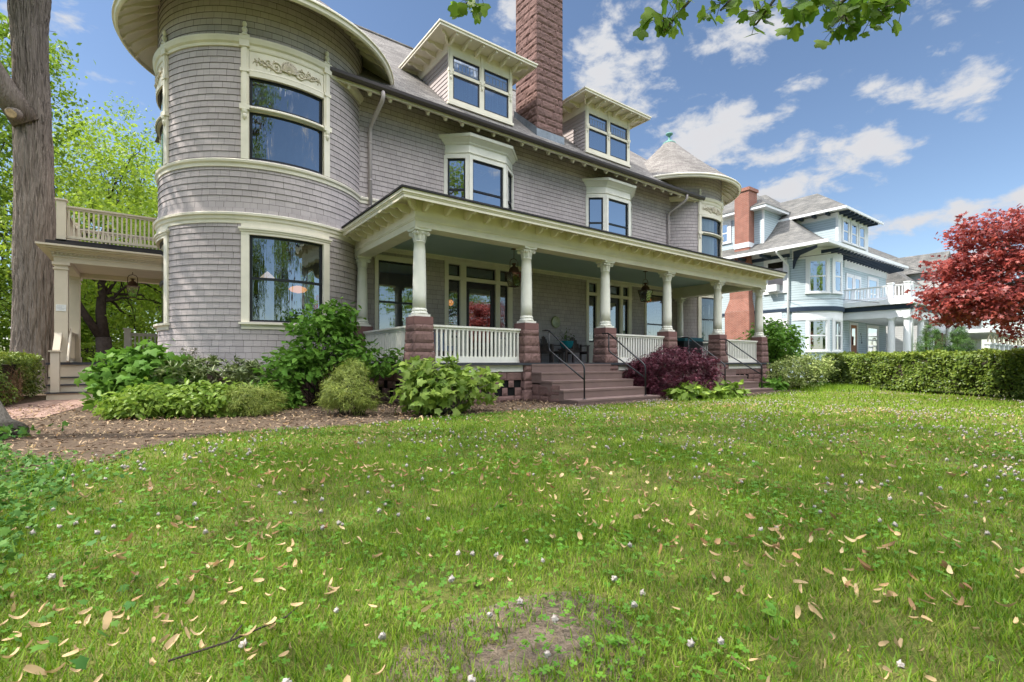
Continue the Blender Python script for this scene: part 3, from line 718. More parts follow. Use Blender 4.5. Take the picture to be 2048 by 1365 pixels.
# --- dormers
def dormer(x0, x1):
    yf = YW + .1; z0, zt = rz(yf) + .02, 11.44; ze = 11.74
    D = flat((0, yf, 0), (1, 0), (0, -1))
    b = MB(); yb = YG + (zt - ZG) / M_ + .2
    for x, n in ((x0, -1), (x1, 1)):
        k = 12
        for i in range(k):
            za, zb = z0 + (zt - z0) * i / k, z0 + (zt - z0) * (i + 1) / k
            b.quad((x + n * .022, yf, za), (x + n * .022, yb, za), (x + n * .002, yb, zb), (x + n * .002, yf, zb)); b.quad((x, yf, za), (x, yb, za), (x + n * .022, yb, za), (x + n * .022, yf, za))
    half = len(b.v) // 2, len(b.f) // 2
    c0 = MB(); c0.v = b.v[:half[0]]; c0.f = b.f[:half[1]]; c0.uv = b.uv[:half[1]]
    c1 = MB(); c1.v = b.v[half[0]:]; c1.f = [tuple(i - half[0] for i in f) for f in b.f[half[1]:]]; c1.uv = b.uv[half[1]:]
    b = MB()
    b.box(x0, x1, -.03, -.02, z0, zt, D)
    dm = b.build('dormer', 'curtain', house)
    for c in (c0, c1): c.build('dormer_cheek', 'clap_mauve', dm)
    b = MB()                                         # frieze under the eave, front and cheeks
    b.box(x0 - .02, x1 + .02, -.02, .03, zt - .02, ze, D)
    for x, n in ((x0, -1), (x1, 1)):
        b.box(min(x, x + n * .03), max(x, x + n * .03), yf + .0, yb + .4, zt - .02, ze); b.box(min(x, x + n * .045), max(x, x + n * .045), yf, yb + .2, zt - .1, zt - .02)
    b.build('frieze_board', 'cream', dm)
    xm = (x0 + x1) / 2
    b = MB()
    for xc, w in ((x0 + .07, .085), (xm, .095), (x1 - .07, .085)):
        b.box(xc - w, xc + w, -.02, .045, z0, zt, D); b.box(xc - w * .5, xc + w * .5, -.02, .07, 10.75, zt + .2, D); b.box(xc - w * 1.1, xc + w * 1.1, -.02, .085, 10.72, 10.82, D)
        b.lathe([(0, 10.45), (.03, 10.47), (.05, 10.53), (.035, 10.58), (.055, 10.64), (.06, 10.72)], (xc, yf - .05, 0), 10)
    b.box(x0 - .05, x1 + .05, -.02, .09, z0 - .02, z0 + .07, D); b.box(x0, x1, -.02, .05, z0 + .07, z0 + .2, D)
    b.box(x0, x1, -.02, .06, 10.66, 10.76, D); b.box(x0, x1, -.02, .05, 11.28, zt, D)
    b.build('dormer_casing', 'cream', dm)
    for a, c in ((x0 + .155, xm - .095), (xm + .095, x1 - .155)):
        for za, zb in ((z0 + .2, 10.66), (10.76, 11.28)):
            b = MB(); f = .05
            b.box(a, a + f, .0, .02, za, zb, D); b.box(c - f, c, .0, .02, za, zb, D); b.box(a + f, c - f, .0, .02, za, za + f, D); b.box(a + f, c - f, .0, .02, zb - f * 1.3, zb, D)
            w = b.build('sash', 'black_sash', dm)
            b = MB(); b.quad(D(a + f, .006, za + f), D(c - f, .006, za + f), D(c - f, .006, zb - f), D(a + f, .006, zb - f)); b.build('pane', 'sky_glass', dm)
            if zb > 11:                              # leaded lights in the transoms
                b = MB()
                for i in range(7): xx = a + f + .04 + (c - a - 2 * f - .08) * i / 6; b.box(xx - .008, xx + .008, .007, .014, za + .10, zb - .17, D)
                for zz in (za + .10, zb - .17): b.box(a + f, c - f, .007, .012, zz - .008, zz + .008, D)
                b.build('leaded_bars', 'lead_came', dm)
    # hipped roof
    o = .66; ex0, ex1, ey = x0 - o, x1 + o, yf - o
    hp = 1.35; zp = ze + .08 + .74 * ((x1 - x0) / 2 + o); yp = ey + (x1 - x0) / 2 + o
    ybk = YG + (zp - ZG) / M_ + .3; yek = YG + (ze + .1 - ZG) / M_ + .2
    b = MB()
    b.quad((ex0, ey, ze + .08), (ex1, ey, ze + .08), (xm, yp, zp)); b.quad((ex0, ey, ze + .08), (xm, yp, zp), (xm, ybk, zp), (ex0, yek, ze + .08)); b.quad((ex1, ey, ze + .08), (ex1, yek, ze + .08), (xm, ybk, zp), (xm, yp, zp))
    b.build('dormer_roof', 'roof_shingle', dm, uvmode='plane')
    b = MB(); t0, t1 = ze - .06, ze + .07
    def fas(t, za, zb):
        b.box(ex0 - t, ex1 + t, ey - t, ey + .05, za, zb); b.box(ex0 - t, ex0 + .05, ey + .05, yek, za, zb); b.box(ex1 - .05, ex1 + t, ey + .05, yek, za, zb)
    fas(0, t0, t1 - .05); fas(.035, t1 - .05, t1)
    b.build('dormer_fascia', 'cream', dm)
    b = MB(); b.quad((ex0, ey, ze + .0), (ex0, yek, ze + .0), (ex1, yek, ze + .0), (ex1, ey, ze + .0)); b.build('dormer_soffit', 'cream', dm)
    p = tail_mesh('rafter_tail', .60, .17, .07)
    tails(p, dm, [facing((x0 + (x1 - x0) * (i + .0) / 5, yf, ze - .02), -90) for i in range(6)])
    mm = [facing((x0, yf + .35 + .5 * i, ze), 180) for i in range(5)] + [facing((x1, yf + .35 + .5 * i, ze), 0) for i in range(5)] + [facing((x0, yf, ze), -135), facing((x1, yf, ze), -45)]
    tails(p, dm, mm, False); drop(p)
dormer(8.05, 10.66); dormer(14.44, 17.12)

# --- rock-faced brownstone
def rock_face(b, T, a0, a1, z0, z1, amp=.05, seed=0, nx=None, flat_top=False):
    """one rough block face: margin drafted flat, middle bulging"""
    nx = nx or max(3, int((a1 - a0) / .055)); nz = max(3, int((z1 - z0) / .055)); g = .006; vs = []; fs = []
    for i in range(nz + 1):
        for j in range(nx + 1):
            u, v = j / nx, i / nz
            e = min(u, 1 - u) * (a1 - a0), min(v, 1 - v) * (z1 - z0); m = min(1, min(e) / .035)
            nn = noise.noise(Vector(((a0 + u * (a1 - a0)) * 6 + seed * 3.7, seed * 1.3, (z0 + v * (z1 - z0)) * 7))) + .6 * noise.noise(Vector((u * (a1 - a0) * 15 + seed, seed * 5.1, v * (z1 - z0) * 18)))
            o = -.012 + m * (amp * (.55 + .5 * nn))
            vs.append(T(a0 + g + u * (a1 - a0 - 2 * g), o, z0 + g + v * (z1 - z0 - 2 * g)))
    for i in range(nz):
        for j in range(nx): k = i * (nx + 1) + j; fs.append((k, k + 1, k + nx + 2, k + nx + 1))
    b.add(vs, fs)
SEED = [0]
def stone_wall(b, T, a0, a1, z0, z1, ch=.26, bw=.62, amp=.045, voids=()):
    z = z0; i = 0
    while z < z1 - .02:
        h = min(ch * (.8 + .4 * ((i * 37) % 10) / 10), z1 - z)
        if z1 - z - h < .1: h = z1 - z
        a = a0 - (bw * .5 if i % 2 else 0)
        while a < a1 - .01:
            w = bw * (.75 + .5 * ((i * 13 + int(a * 7) * 5) % 10) / 10); s, e = max(a, a0), min(a + w, a1)
            if a1 - e < .12: e = a1; w = a1 - a
            SEED[0] += 1
            sp = [(s, e)]
            for vx in voids:
                if vx[2] < z + h / 2 < vx[3]: sp = [q for s_, e_ in sp for q in ((s_, min(e_, vx[0])), (max(s_, vx[1]), e_)) if q[1] - q[0] > .02]
            for s_, e_ in sp: rock_face(b, T, s_, e_, z, z + h, amp, SEED[0])
            a += w
        z += h; i += 1
def stone_box(x0, x1, y0, y1, z0, z1, name, ch=.26, bw=.62, amp=.045, faces='lfr', core='mortar_red', m='brownstone'):
    b = MB()
    if 'f' in faces: stone_wall(b, flat((x0, y0, 0), (1, 0), (0, -1)), 0, x1 - x0, z0, z1, ch, bw, amp)
    if 'l' in faces: stone_wall(b, flat((x0, y1, 0), (0, -1), (-1, 0)), 0, y1 - y0, z0, z1, ch, bw, amp)
    if 'r' in faces: stone_wall(b, flat((x1, y0, 0), (0, 1), (1, 0)), 0, y1 - y0, z0, z1, ch, bw, amp)
    o = b.build(name, m, house, smooth=False)
    c = MB(); c.box(x0 + .012, x1 - .012, y0 + .012, y1 - .012, z0, z1); c.build('mortar', core, o)
    return o
stone_box(11.9, 13.24, YW + .15, YW + 1.5, 9.35, 18.5, 'chimney', .30, .95, .055)
b = MB(); y0 = YW + .15
b.box(11.86, 13.28, y0 - .04, y0 - .015, rz(y0) - .05, rz(y0) + .26); b.quad((11.86, y0 - .03, rz(y0) - .02), (11.86, y0 - .03, rz(y0) + .3), (11.86, y0 + 1.4, rz(y0 + 1.4) + .25), (11.86, y0 + 1.4, rz(y0 + 1.4) - .05))
b.build('flashing', 'lead', house)
# --- porch: foundation, deck, piers, columns
b = MB(); PX0, PX1, PY = XS[0] - .16, XS[5] + .16, YC - .2
voids = []
for a in (1.15, 1.55, 1.95, 2.35): voids += [(a, a + .22, .10, .34), (a + .20, a + .42, .40, .58)]
for a in (12.8, 13.15, 13.5, 13.85): voids += [(a, a + .24, .42, .60)]
fnd = None
def fwall(*a):
    global fnd
    w = MB(); stone_wall(w, *a); o = w.build('porch_foundation', 'brownstone', house); fnd = fnd or o
for i in (0, 2, 4): fwall(flat((0, PY, 0), (1, 0), (0, -1)), XS[i] + .3, XS[i + 1] - .3, 0, .76, .19, .5, .03, [(v[0] + XS[0], v[1] + XS[0], v[2], v[3]) for v in voids])
fwall(flat((PX0, YW, 0), (0, -1), (-1, 0)), 0, YW - PY, 0, .76, .19, .5, .03, [(1.3 + .36 * k, 1.5 + .36 * k, .12 + .3 * (k % 2), .3 + .3 * (k % 2)) for k in range(6)])
fwall(flat((PX1, PY, 0), (0, 1), (1, 0)), 0, YW - PY, 0, .76, .19, .5, .03)
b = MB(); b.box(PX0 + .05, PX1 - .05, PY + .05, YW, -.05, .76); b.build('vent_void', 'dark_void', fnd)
b = MB(); b.sweep([(-.10, -.1), (.02, -.1), (.02, .80), (-.02, .84), (-.10, .84)], frange(-268, -24, 60), TL); b.build('tower_foundation', 'brownstone', house); b = MB(); b.sweep([(-.10, -.1), (.02, -.1), (.02, .80), (-.02, .84), (-.10, .84)], frange(-158, 58, 50), TR); b.build('tower_foundation', 'brownstone', house)
b = MB(); b.box(PX0 - .12, PX1 + .12, PY - .12, YW - .02, .925, .985); b.build('porch_floor', 'deck_gray', house)
b = MB(); b.box(PX0 - .02, PX1 + .02, PY - .02, PY + .04, .76, .925); b.box(PX0 - .02, PX0 + .04, PY + .04, YW, .76, .925); b.box(PX1 - .04, PX1 + .02, PY + .04, YW, .76, .925); b.build('porch_skirt', 'white_cream', house)
def pier(x, y, half=False, low=True):
    b = MB(); zs = [0, .30, .52, .76, .985, 1.24, 1.44, 1.70, 1.86] if low else [.985, 1.24, 1.44, 1.70, 1.86]
    for i in range(len(zs) - 1):
        w0 = .33 - .095 * (zs[i] / 1.9) ** .9; w1 = .33 - .095 * (zs[i + 1] / 1.9) ** .9; hgt = zs[i + 1] - zs[i]
        for k in range(4):
            ca, sa = [(0, -1), (-1, 0), (0, 1), (1, 0)][k]
            def T(a, o, z, n=(ca, sa), z0=zs[i], w0=w0, w1=w1, hgt=hgt):
                t = (z - z0) / hgt; w = w0 + (w1 - w0) * t; u = (-n[1], n[0]); aa = a * w
                return (x + n[0] * (w + o) + u[0] * aa, y + n[1] * (w + o) + u[1] * aa, z)
            SEED[0] += 1
            rock_face(b, T, -1, 1, zs[i], zs[i + 1], .042, SEED[0], nx=12)
    o = b.build('stone_pier', 'brownstone', house)
    c = MB(); c.box(x - .232, x + .232, y - .232, y + .232, 1.86, 2.03); c.box(x - .225, x + .225, y - .225, y + .225, 0, 1.86); c.build('pier_cap', 'brownstone_smooth', o)
for x in XS: pier(x, YC)
pier(XS[0], YW - .35, low=False); pier(XS[5], YW - .35, low=False)
def column_meshes():
    z0, z1 = 2.03, 4.03; out = []
    b = MB(); b.lathe([(.155, z0 + .19), (.152, z0 + .5), (.150, z0 + .8), (.144, z0 + 1.15), (.134, z0 + 1.5), (.124, z1 - .31), (.135, z1 - .305), (.137, z1 - .28), (.122, z1 - .275), (.122, z1 - .05)], (0, 0, 0), 28); out.append(('column', b, True))
    b = MB(); b.box(-.185, .185, -.185, .185, z0, z0 + .055); b.lathe([(.18, z0 + .055), (.195, z0 + .075), (.19, z0 + .1), (.172, z0 + .112), (.165, z0 + .13), (.178, z0 + .145), (.176, z0 + .168), (.16, z0 + .178), (.155, z0 + .2)], (0, 0, 0), 28, cap=False); out.append(('column_base', b, False))
    b = MB()
    b.lathe([(.126, z1 - .27), (.13, z1 - .16), (.15, z1 - .09), (.165, z1 - .06)], (0, 0, 0), 24, cap=False)
    q = [(-.2, -.2), (0, -.165), (.2, -.2), (.165, 0), (.2, .2), (0, .165), (-.2, .2), (-.165, 0)]
    b.prism([(x, y, z1 - .05) for x, y in q], (0, 0, .05))
    for k in range(4):                               # corner volutes, leaves between
        a = R(45 + 90 * k); c = Vector((math.cos(a), math.sin(a), 0)); zv = Vector((0, 0, 1)); t = Vector((-c.y, c.x, 0))
        for sdir in (-.028, .028):
            pts = []
            for i in range(18):
                th = i / 17 * 2.6 * PI; rr = .058 * (1 - .75 * i / 17); pts.append(c * (.20 + rr * math.cos(th + 2.0)) + t * sdir + zv * (z1 - .105 + rr * math.sin(th + 2.0)))
            b.tube(pts, [.014 * (1 - .5 * i / 17) for i in range(18)], 6)
        b.ball(c * .2 + zv * (z1 - .105), .028, 8, 6)
    for k in range(8):
        a = R(22.5 + 45 * k); c = Vector((math.cos(a), math.sin(a), 0)); t = Vector((-c.y, c.x, 0))
        pts = [(.128, -.27, .03), (.138, -.2, .042), (.15, -.14, .036), (.178, -.115, .02), (.176, -.13, .006)]
        vs = []
        for r_, z_, w_ in pts: vs += [c * r_ - t * w_ + Vector((0, 0, z1 + z_)), c * (r_ + .016) + Vector((0, 0, z1 + z_)), c * r_ + t * w_ + Vector((0, 0, z1 + z_))]
        fs = []
        for i in range(4): fs += [(3 * i, 3 * i + 1, 3 * i + 4, 3 * i + 3), (3 * i + 1, 3 * i + 2, 3 * i + 5, 3 * i + 4)]
        b.add(vs, fs)
        a2 = R(45 * k); c2 = Vector((math.cos(a2), math.sin(a2), 0)); b.ball(c2 * .155 + Vector((0, 0, z1 - .11)), .026, 6, 5)
    out.append(('capital', b, False)); return out
protos = [b.build(n, 'white_cream', None, smooth=sm) for n, b, sm in column_meshes()]
for i, (x, y) in enumerate([(x, YC) for x in XS] + [(XS[0], YW - .35), (XS[5], YW - .35)]):
    sh = copy_part(protos[0], house, Matrix.Translation((x, y, 0)))
    for q in protos[1:]:
        c = bpy.data.objects.new(q.name, q.data); COL.objects.link(c); local(c, sh)
for q in protos: drop(q)
# --- railings
def railing(name, T, a0, a1, zb=.99, zt=1.87, sp=.118, m='white_cream', par=None, bw=.024, base=.15):
    b = MB()
    b.box(a0, a1, -.03, .03, zt - .10, zt - .045, T); b.box(a0, a1, -.065, .065, zt - .045, zt, T); b.box(a0, a1, -.035, .035, zb, zb + base, T)
    n = int((a1 - a0) / sp); s = (a1 - a0) / n
    for i in range(n): a = a0 + s * (i + .5); b.box(a - bw, a + bw, -bw, bw, zb + base, zt - .10, T)
    o = b.build(name, m, par or house); return o
FRP = flat((0, YC - .02, 0), (1, 0), (0, -1))
for i in (0, 2, 4): railing('railing', FRP, XS[i] + .25, XS[i + 1] - .25)
railing('railing', flat((XS[0], YW - .6, 0), (0, -1), (-1, 0)), 0, YW - YC - .85); railing('railing', flat((XS[5], YC + .25, 0), (0, 1), (1, 0)), 0, YW - YC - .85)
# --- beam, ceiling, eave, roof
b = MB(); bx0, bx1, by = XS[0] - .20, XS[5] + .20, YC - .20
def beam(x0, x1, y0, y1):
    b.box(x0, x1, y0, y1, 4.03, 4.66)
beam(bx0, bx1, by, by + .4); beam(bx0, bx0 + .4, by + .4, YW - .01); beam(bx1 - .4, bx1, by + .4, YW - .01)
for t, za, zb in ((.02, 4.18, 4.215), (.035, 4.215, 4.24)):
    b.box(bx0 - t, bx1 + t, by - t, by, za, zb); b.box(bx0 - t, bx0, by, YW - .02, za, zb); b.box(bx1, bx1 + t, by, YW - .02, za, zb)
b.build('porch_beam', 'cream', house)
b = MB(); b.quad((bx0 + .4, by + .4, 4.5), (bx0 + .4, YW, 4.5), (bx1 - .4, YW, 4.5), (bx1 - .4, by + .4, 4.5)); b.build('porch_ceiling', 'porch_ceiling', house)
b = MB(); b.sweep([(-.01, 4.36), (.03, 4.36), (.035, 4.42), (.07, 4.45), (.09, 4.498), (-.01, 4.498)], [bx0 + .4, bx1 - .4], FR)
for i in range(150):
    x = bx0 + .45 + i * .1; 
    if x < bx1 - .45: b.box(x, x + .05, .03, .06, 4.385, 4.42, FR)
b.build('crown_moulding', 'cream', house)
ex0, ex1, ey = 4.28, 20.93, 9.6; ez = 4.46
b = MB()
def fas2(t, za, zb):
    b.box(ex0 - t, ex1 + t, ey - t, ey + .04, za, zb); b.box(ex0 - t, ex0 + .04, ey + .04, YW + (.5 if False else -.6), za, zb); b.box(ex1 - .04, ex1 + t, ey + .04, YW - .6, za, zb)
fas2(0, ez, ez + .07); fas2(.02, ez + .07, ez + .10); fas2(.045, ez + .10, ez + .17)
b.build('porch_fascia', 'cream', house)
b = MB(); zsf = ez + .12; b.quad((ex0, ey, zsf), (ex0, YW, zsf), (bx0 + .02, YW, zsf + .05), (bx0 + .02, by + .02, zsf + .05)); b.quad((ex0, ey, zsf), (bx0 + .02, by + .02, zsf + .05), (bx1 - .02, by + .02, zsf + .05), (ex1, ey, zsf)); b.quad((ex1, ey, zsf), (bx1 - .02, by + .02, zsf + .05), (bx1 - .02, YW, zsf + .05), (ex1, YW, zsf)); b.build('porch_soffit', 'cream', house)
b = MB(); q0 = .08; zr0, zr1 = ez + .17, 5.02
b.quad((ex0 - q0, ey - q0, zr0 + .045), (ex1 + q0, ey - q0, zr0 + .045), (ex1 - 1.5, YW, zr1), (ex0 + 1.5, YW, zr1)); b.quad((ex0 - q0, ey - q0, zr0 + .045), (ex0 + 1.5, YW, zr1), (ex0 - q0, YW - .9, zr0 + .045)); b.quad((ex1 + q0, ey - q0, zr0 + .045), (ex1 + q0, YW - .9, zr0 + .045), (ex1 - 1.5, YW, zr1))
b.box(ex0 - q0, ex1 + q0, ey - q0, ey - q0 + .1, zr0 + .002, zr0 + .045); b.box(ex0 - q0, ex0 - q0 + .1, ey - q0 + .1, YW - .9, zr0 + .002, zr0 + .045); b.box(ex1 + q0 - .1, ex1 + q0, ey - q0 + .1, YW - .9, zr0 + .002, zr0 + .045)
b.build('porch_roof', 'roof_dark', house)
p = tail_mesh('rafter_tail', .455, .19, .06)
tails(p, house, [facing((bx0 + .2 + (bx1 - bx0 - .4) * i / 28, by, zsf - .01), -90, 1) for i in range(29)])
tails(p, house, [facing((bx0, by + .3 + .46 * i, zsf - .01), 180, 1) for i in range(8)] + [facing((bx1, by + .3 + .46 * i, zsf - .01), 0, 1) for i in range(8)], False)
p2 = tail_mesh('rafter_tail', .65, .19, .07); tails(p2, house, [facing((bx0, by, zsf - .01), -135, 1), facing((bx1, by, zsf - .01), -45, 1)]); drop(p); drop(p2)
# --- doors with sidelights and transoms
def door_unit(x0, x1):
    c = x0 + .10; xs = [(c + .02, c + .47), (c + .70, c + 1.92), (c + 2.10, c + 2.46)]
    b = MB(); z0, zt, z2 = .985, 3.78, 4.28
    ed = [x0 - .02] + [v for s in xs for v in s] + [x1 + .03]
    for i in range(0, len(ed), 2): b.box(ed[i], ed[i + 1], -.04, .05, z0, 4.36, FR)
    b.box(x0 - .04, x1 + .05, -.03, .062, zt - .03, zt + .06, FR)
    for s, e in xs: b.box(s, e, -.04, .046, zt + .06, zt + .10, FR); b.box(s, e, -.04, .046, z2, 4.36, FR)
    for s, e in (xs[0], xs[2]): b.box(s, e, -.04, .03, z0, 1.82, FR); b.box(s + .08, e - .08, .03, .036, z0 + .12, 1.7, FR)
    du = b.build('door_surround', 'cream', house)
    b = MB()
    for s, e in xs:
        b.box(s, e, -.08, -.03, 4.22, z2, FR); b.box(s, e, -.08, -.03, zt + .10, zt + .15, FR); b.box(s, s + .04, -.08, -.03, zt + .15, 4.22, FR); b.box(e - .04, e, -.08, -.03, zt + .15, 4.22, FR)
    for s, e in (xs[0], xs[2]):
        b.box(s, s + .05, -.08, -.03, 1.82, zt - .03, FR); b.box(e - .05, e, -.08, -.03, 1.82, zt - .03, FR); b.box(s + .05, e - .05, -.08, -.03, zt - .09, zt - .03, FR); b.box(s + .05, e - .05, -.08, -.03, 1.82, 1.9, FR)
    b.build('sash', 'black_sash', du)
    for s, e in xs:
        b = MB(); b.quad(FR(s + .04, -.06, zt + .14), FR(e - .04, -.06, zt + .14), FR(e - .04, -.06, 4.23), FR(s + .04, -.06, 4.23)); b.build('pane', 'porch_glass', du)
    for s, e in (xs[0], xs[2]):
        b = MB(); b.quad(FR(s + .05, -.06, 1.88), FR(e - .05, -.06, 1.88), FR(e - .05, -.06, zt - .08), FR(s + .05, -.06, zt - .08)); b.build('pane', 'porch_glass', du)
        b = MB(); n = 3; w = (e - s - .1) / n                                   # leaded lozenges
        z = 1.95
        while z < zt - .12:
            for i in range(n):
                xa = s + .05 + w * i
                for p_, q_ in (((xa, z), (xa + w, z + w * 1.3)), ((xa + w, z), (xa, z + w * 1.3))): b.tube([FR(p_[0], -.055, p_[1]), FR(q_[0], -.055, min(q_[1], zt - .1))], .004, 4)
            z += w * 1.3
        b.build('leaded_bars', 'lead_came', du)
    s, e = xs[1]; b = MB(); f = .16
    b.box(s, s + f, -.09, -.03, z0, zt - .03, FR); b.box(e - f, e, -.09, -.03, z0, zt - .03, FR); b.box(s + f, e - f, -.09, -.03, zt - .24, zt - .03, FR); b.box(s + f, e - f, -.09, -.03, z0, 1.45, FR)
    dr = b.build('door', 'black_sash', house)
    b = MB(); b.quad(FR(s + f, -.06, 1.45), FR(e - f, -.06, 1.45), FR(e - f, -.06, zt - .24), FR(s + f, -.06, zt - .24)); b.build('pane', 'porch_glass', dr)
    b = MB(); b.quad(FR(s + f, -.1, 3.2), FR(e - f, -.1, 3.2), FR(e - f, -.1, zt - .24), FR(s + f, -.1, zt - .24)); b.build('blind', 'curtain', dr)
    b = MB(); b.ball(FR(e - .08, .0, 2.0), .035, 10, 8); b.tube([FR(e - .08, -.03, 2.0), FR(e - .08, .0, 2.0)], .015, 8); b.build('handle', 'iron_rust', dr)
for x0, x1 in DOORS: door_unit(x0 - .04, x1 + .04)
# --- steps and handrails
for x0, x1 in ((8.0, 11.03), (14.15, 17.2)):
    b = MB(); ys = [8.27, 8.75, 9.17, 9.58, 9.97]; zs = [.115, .325, .53, .74, .955]; zp = -.05
    for i, (y, z) in enumerate(zip(ys, zs)):
        b.box(x0, x1 - (.06 if i == 4 else 0), y + .012, 10.35 if i == 4 else ys[i + 1] + .05, zp, z - .045); b.box(x0 - .012, x1 + .012 - (.06 if i == 4 else 0), y, (10.35 if i == 4 else ys[i + 1] + .012), z - .045, z); zp = max(-.05, z - .06)
        if i: b.box(x0 + .01, x1 - .07, ys[i] + .03, 10.3, -.05, z - .05)
    st = b.build('steps', 'step_paint', house)
    b = MB(); stone_wall(b, flat((x0 - .004, 10.0, 0), (0, -1), (-1, 0)), 0, 1.1, 0, .44, .2, .45, .02); b.build('step_flank', 'brownstone', st)
    for xr in (x0 + .40, x1 - .36):
        P = [(xr, 8.47, .1), (xr, 8.47, .84), (xr, 8.50, .93), (xr, 8.58, 1.0), (xr, 9.72, 1.80), (xr, 9.80, 1.835), (xr, 9.90, 1.84), (xr, 10.02, 1.84)]
        b = MB(); b.tube(P, .021, 10); b.tube([(xr, 8.47, .58), (xr, 9.70, 1.28), (xr, 9.76, 1.34), (xr, 9.77, 1.42), (xr, 9.77, 1.82)], .019, 10); b.lathe([(.05, .112), (.05, .125), (.02, .135)], (xr, 8.47, 0), 12)
        b.build('handrail', 'pipe_black', house, smooth=True)
# --- downspouts
for xg, xw in ((5.36, 5.31), (19.9, 19.72)):
    P = [(xg, YG - .1, 8.70), (xg, YG - .1, 8.56), (xg, YG - .06, 8.46), (xw, YW - .16, 8.06), (xw, YW - .09, 7.94), (xw, YW - .075, 7.8), (xw, YW - .075, 5.0)]
    b = MB(); b.tube(P, .058, 12); 
    for z in (7.5, 6.4, 5.6): b.lathe([(.062, z), (.062, z + .05)], (xw, YW - .075, 0), 12)
    b.build('downspout', 'clap_mauve', house, smooth=True)

# --- side porch on the left
SP = 18.45; sx0, sx1 = -1.95, 0.6
def sq_col(b, x, y, w, z0, z1):
    b.box(x - w, x + w, y - w, y + w, z0, z1); b.box(x - w - .03, x + w + .03, y - w - .03, y + w + .03, z0, z0 + .16); b.box(x - w - .025, x + w + .025, y - w - .025, y + w + .025, z1 - .2, z1 - .16); b.box(x - w - .045, x + w + .045, y - w - .045, y + w + .045, z1 - .08, z1)
for x, y in ((sx0, SP), (sx0, SP + 2.9)):
    b = MB(); sq_col(b, x, y, .14, 1.0, 3.76); b.build('square_column', 'tan_paint', house)
b = MB(); b.box(-2.25, .9, SP - .25, SP + 3.3, .93, .99); b.build('side_porch_floor', 'deck_gray', house)
b = MB(); b.box(-2.2, .9, SP - .2, SP + 3.25, 0, .93); b.build('side_porch_skirt', 'tan_paint', house)
b = MB()
def ent(x0, x1, y0, y1):
    b.box(x0, x1, y0, y1, 3.76, 4.02)
ent(sx0 - .15, 1.2, SP - .15, SP + .15); ent(sx0 - .15, sx0 + .15, SP + .15, SP + 3.05); ent(sx0 + .15, 1.2, SP + 2.75, SP + 3.05)
for t, za, zb in ((.03, 3.90, 3.93), (.06, 4.02, 4.06), (.12, 4.06, 4.10), (.24, 4.10, 4.15), (.33, 4.15, 4.20)):
    b.box(sx0 - .15 - t, 1.2, SP - .15 - t, SP + 3.05 + t, za, zb)
for i in range(32): x = sx0 - .18 + i * .09; b.box(x, x + .045, SP - .20, SP - .15, 3.97, 4.015)
for i in range(32): y = SP - .15 + i * .09; b.box(sx0 - .2, sx0 - .15, y, y + .045, 3.97, 4.015)
b.build('side_porch_entablature', 'tan_paint', house)
b = MB(); b.quad((sx0 + .15, SP + .15, 3.98), (sx0 + .15, SP + 2.75, 3.98), (1.0, SP + 2.75, 3.98), (1.0, SP + .15, 3.98)); b.build('side_porch_ceiling', 'white_cream', house)
b = MB(); b.box(sx0 - .30, 1.0, SP - .30, SP + 3.2, 4.20, 4.32); b.box(sx0 - .12, 1.0, SP - .12, SP + 3.0, 4.32, 4.40); b.build('side_porch_roof', 'roof_dark', house)
T1 = flat((0, SP - .02, 0), (1, 0), (0, -1)); T2 = flat((sx0, SP + 2.9, 0), (0, -1), (-1, 0)); T3 = flat((0, SP + 2.9, 0), (1, 0), (0, -1))
for T, a0, a1 in ((T1, sx0 + .1, .9), (T2, .1, 2.8), (T3, sx0 + .1, .9)): railing('balcony_railing', T, a0, a1, 4.46, 5.36, .105, 'tan_paint', bw=.020, base=.07)
for y in (SP - .02, SP + 2.9):
    b = MB(); b.box(sx0 - .1, sx0 + .1, y - .1, y + .1, 4.3, 5.48); b.box(sx0 - .13, sx0 + .13, y - .13, y + .13, 5.48, 5.52); b.build('newel_post', 'tan_paint', house)
b = MB()                                             # steps down to the brick walk
for i in range(5):
    y = SP - .25 - .28 * (4 - i) + .28 * 1 - .28; z = .2 * (i + 1)
    b.box(-2.17, -.2, 17.64 + .28 * i, SP - .1, z - .2 if i == 0 else z - .2, z - .03)
sst = b.build('side_steps', 'tan_paint', house)
b = MB()
for i in range(5): b.box(-2.2, -.2, 17.60 + .28 * i, 17.64 + .28 * (i + 1), .2 * (i + 1) - .03, .2 * (i + 1))
b.build('tread', 'deck_gray', sst)
b = MB(); b.box(-2.10, -1.92, 17.72, 17.90, .2, 1.28); b.box(-2.14, -1.88, 17.68, 17.94, 1.28, 1.31); b.build('newel_post', 'tan_paint', house)
b = MB(); b.prism([(-2.08, 17.9, 1.20), (-2.08, 18.4, 1.78), (-2.08, 18.4, 1.92), (-2.08, 17.9, 1.34)], (.15, 0, 0)); b.tube([(-1.76, 17.75, 1.02), (-1.76, 18.5, 1.95)], .03, 10); b.build('stair_rail', 'tan_paint', house)
railing('railing', flat((sx0, SP + 2.75, 0), (0, -1), (-1, 0)), 0, 2.5, 1.05, 1.92, .10, 'tan_paint', base=.08); railing('railing', flat((0, SP + 2.9, 0), (1, 0), (0, -1)), -.55, .8, 1.15, 2.0, .11, 'tan_paint', base=.08)
b = MB(); b.box(-.68, -.50, SP + 2.8, SP + 2.98, .9, 2.12); b.box(-.71, -.47, SP + 2.77, SP + 3.01, 2.12, 2.16); b.build('newel_post', 'tan_paint', house)

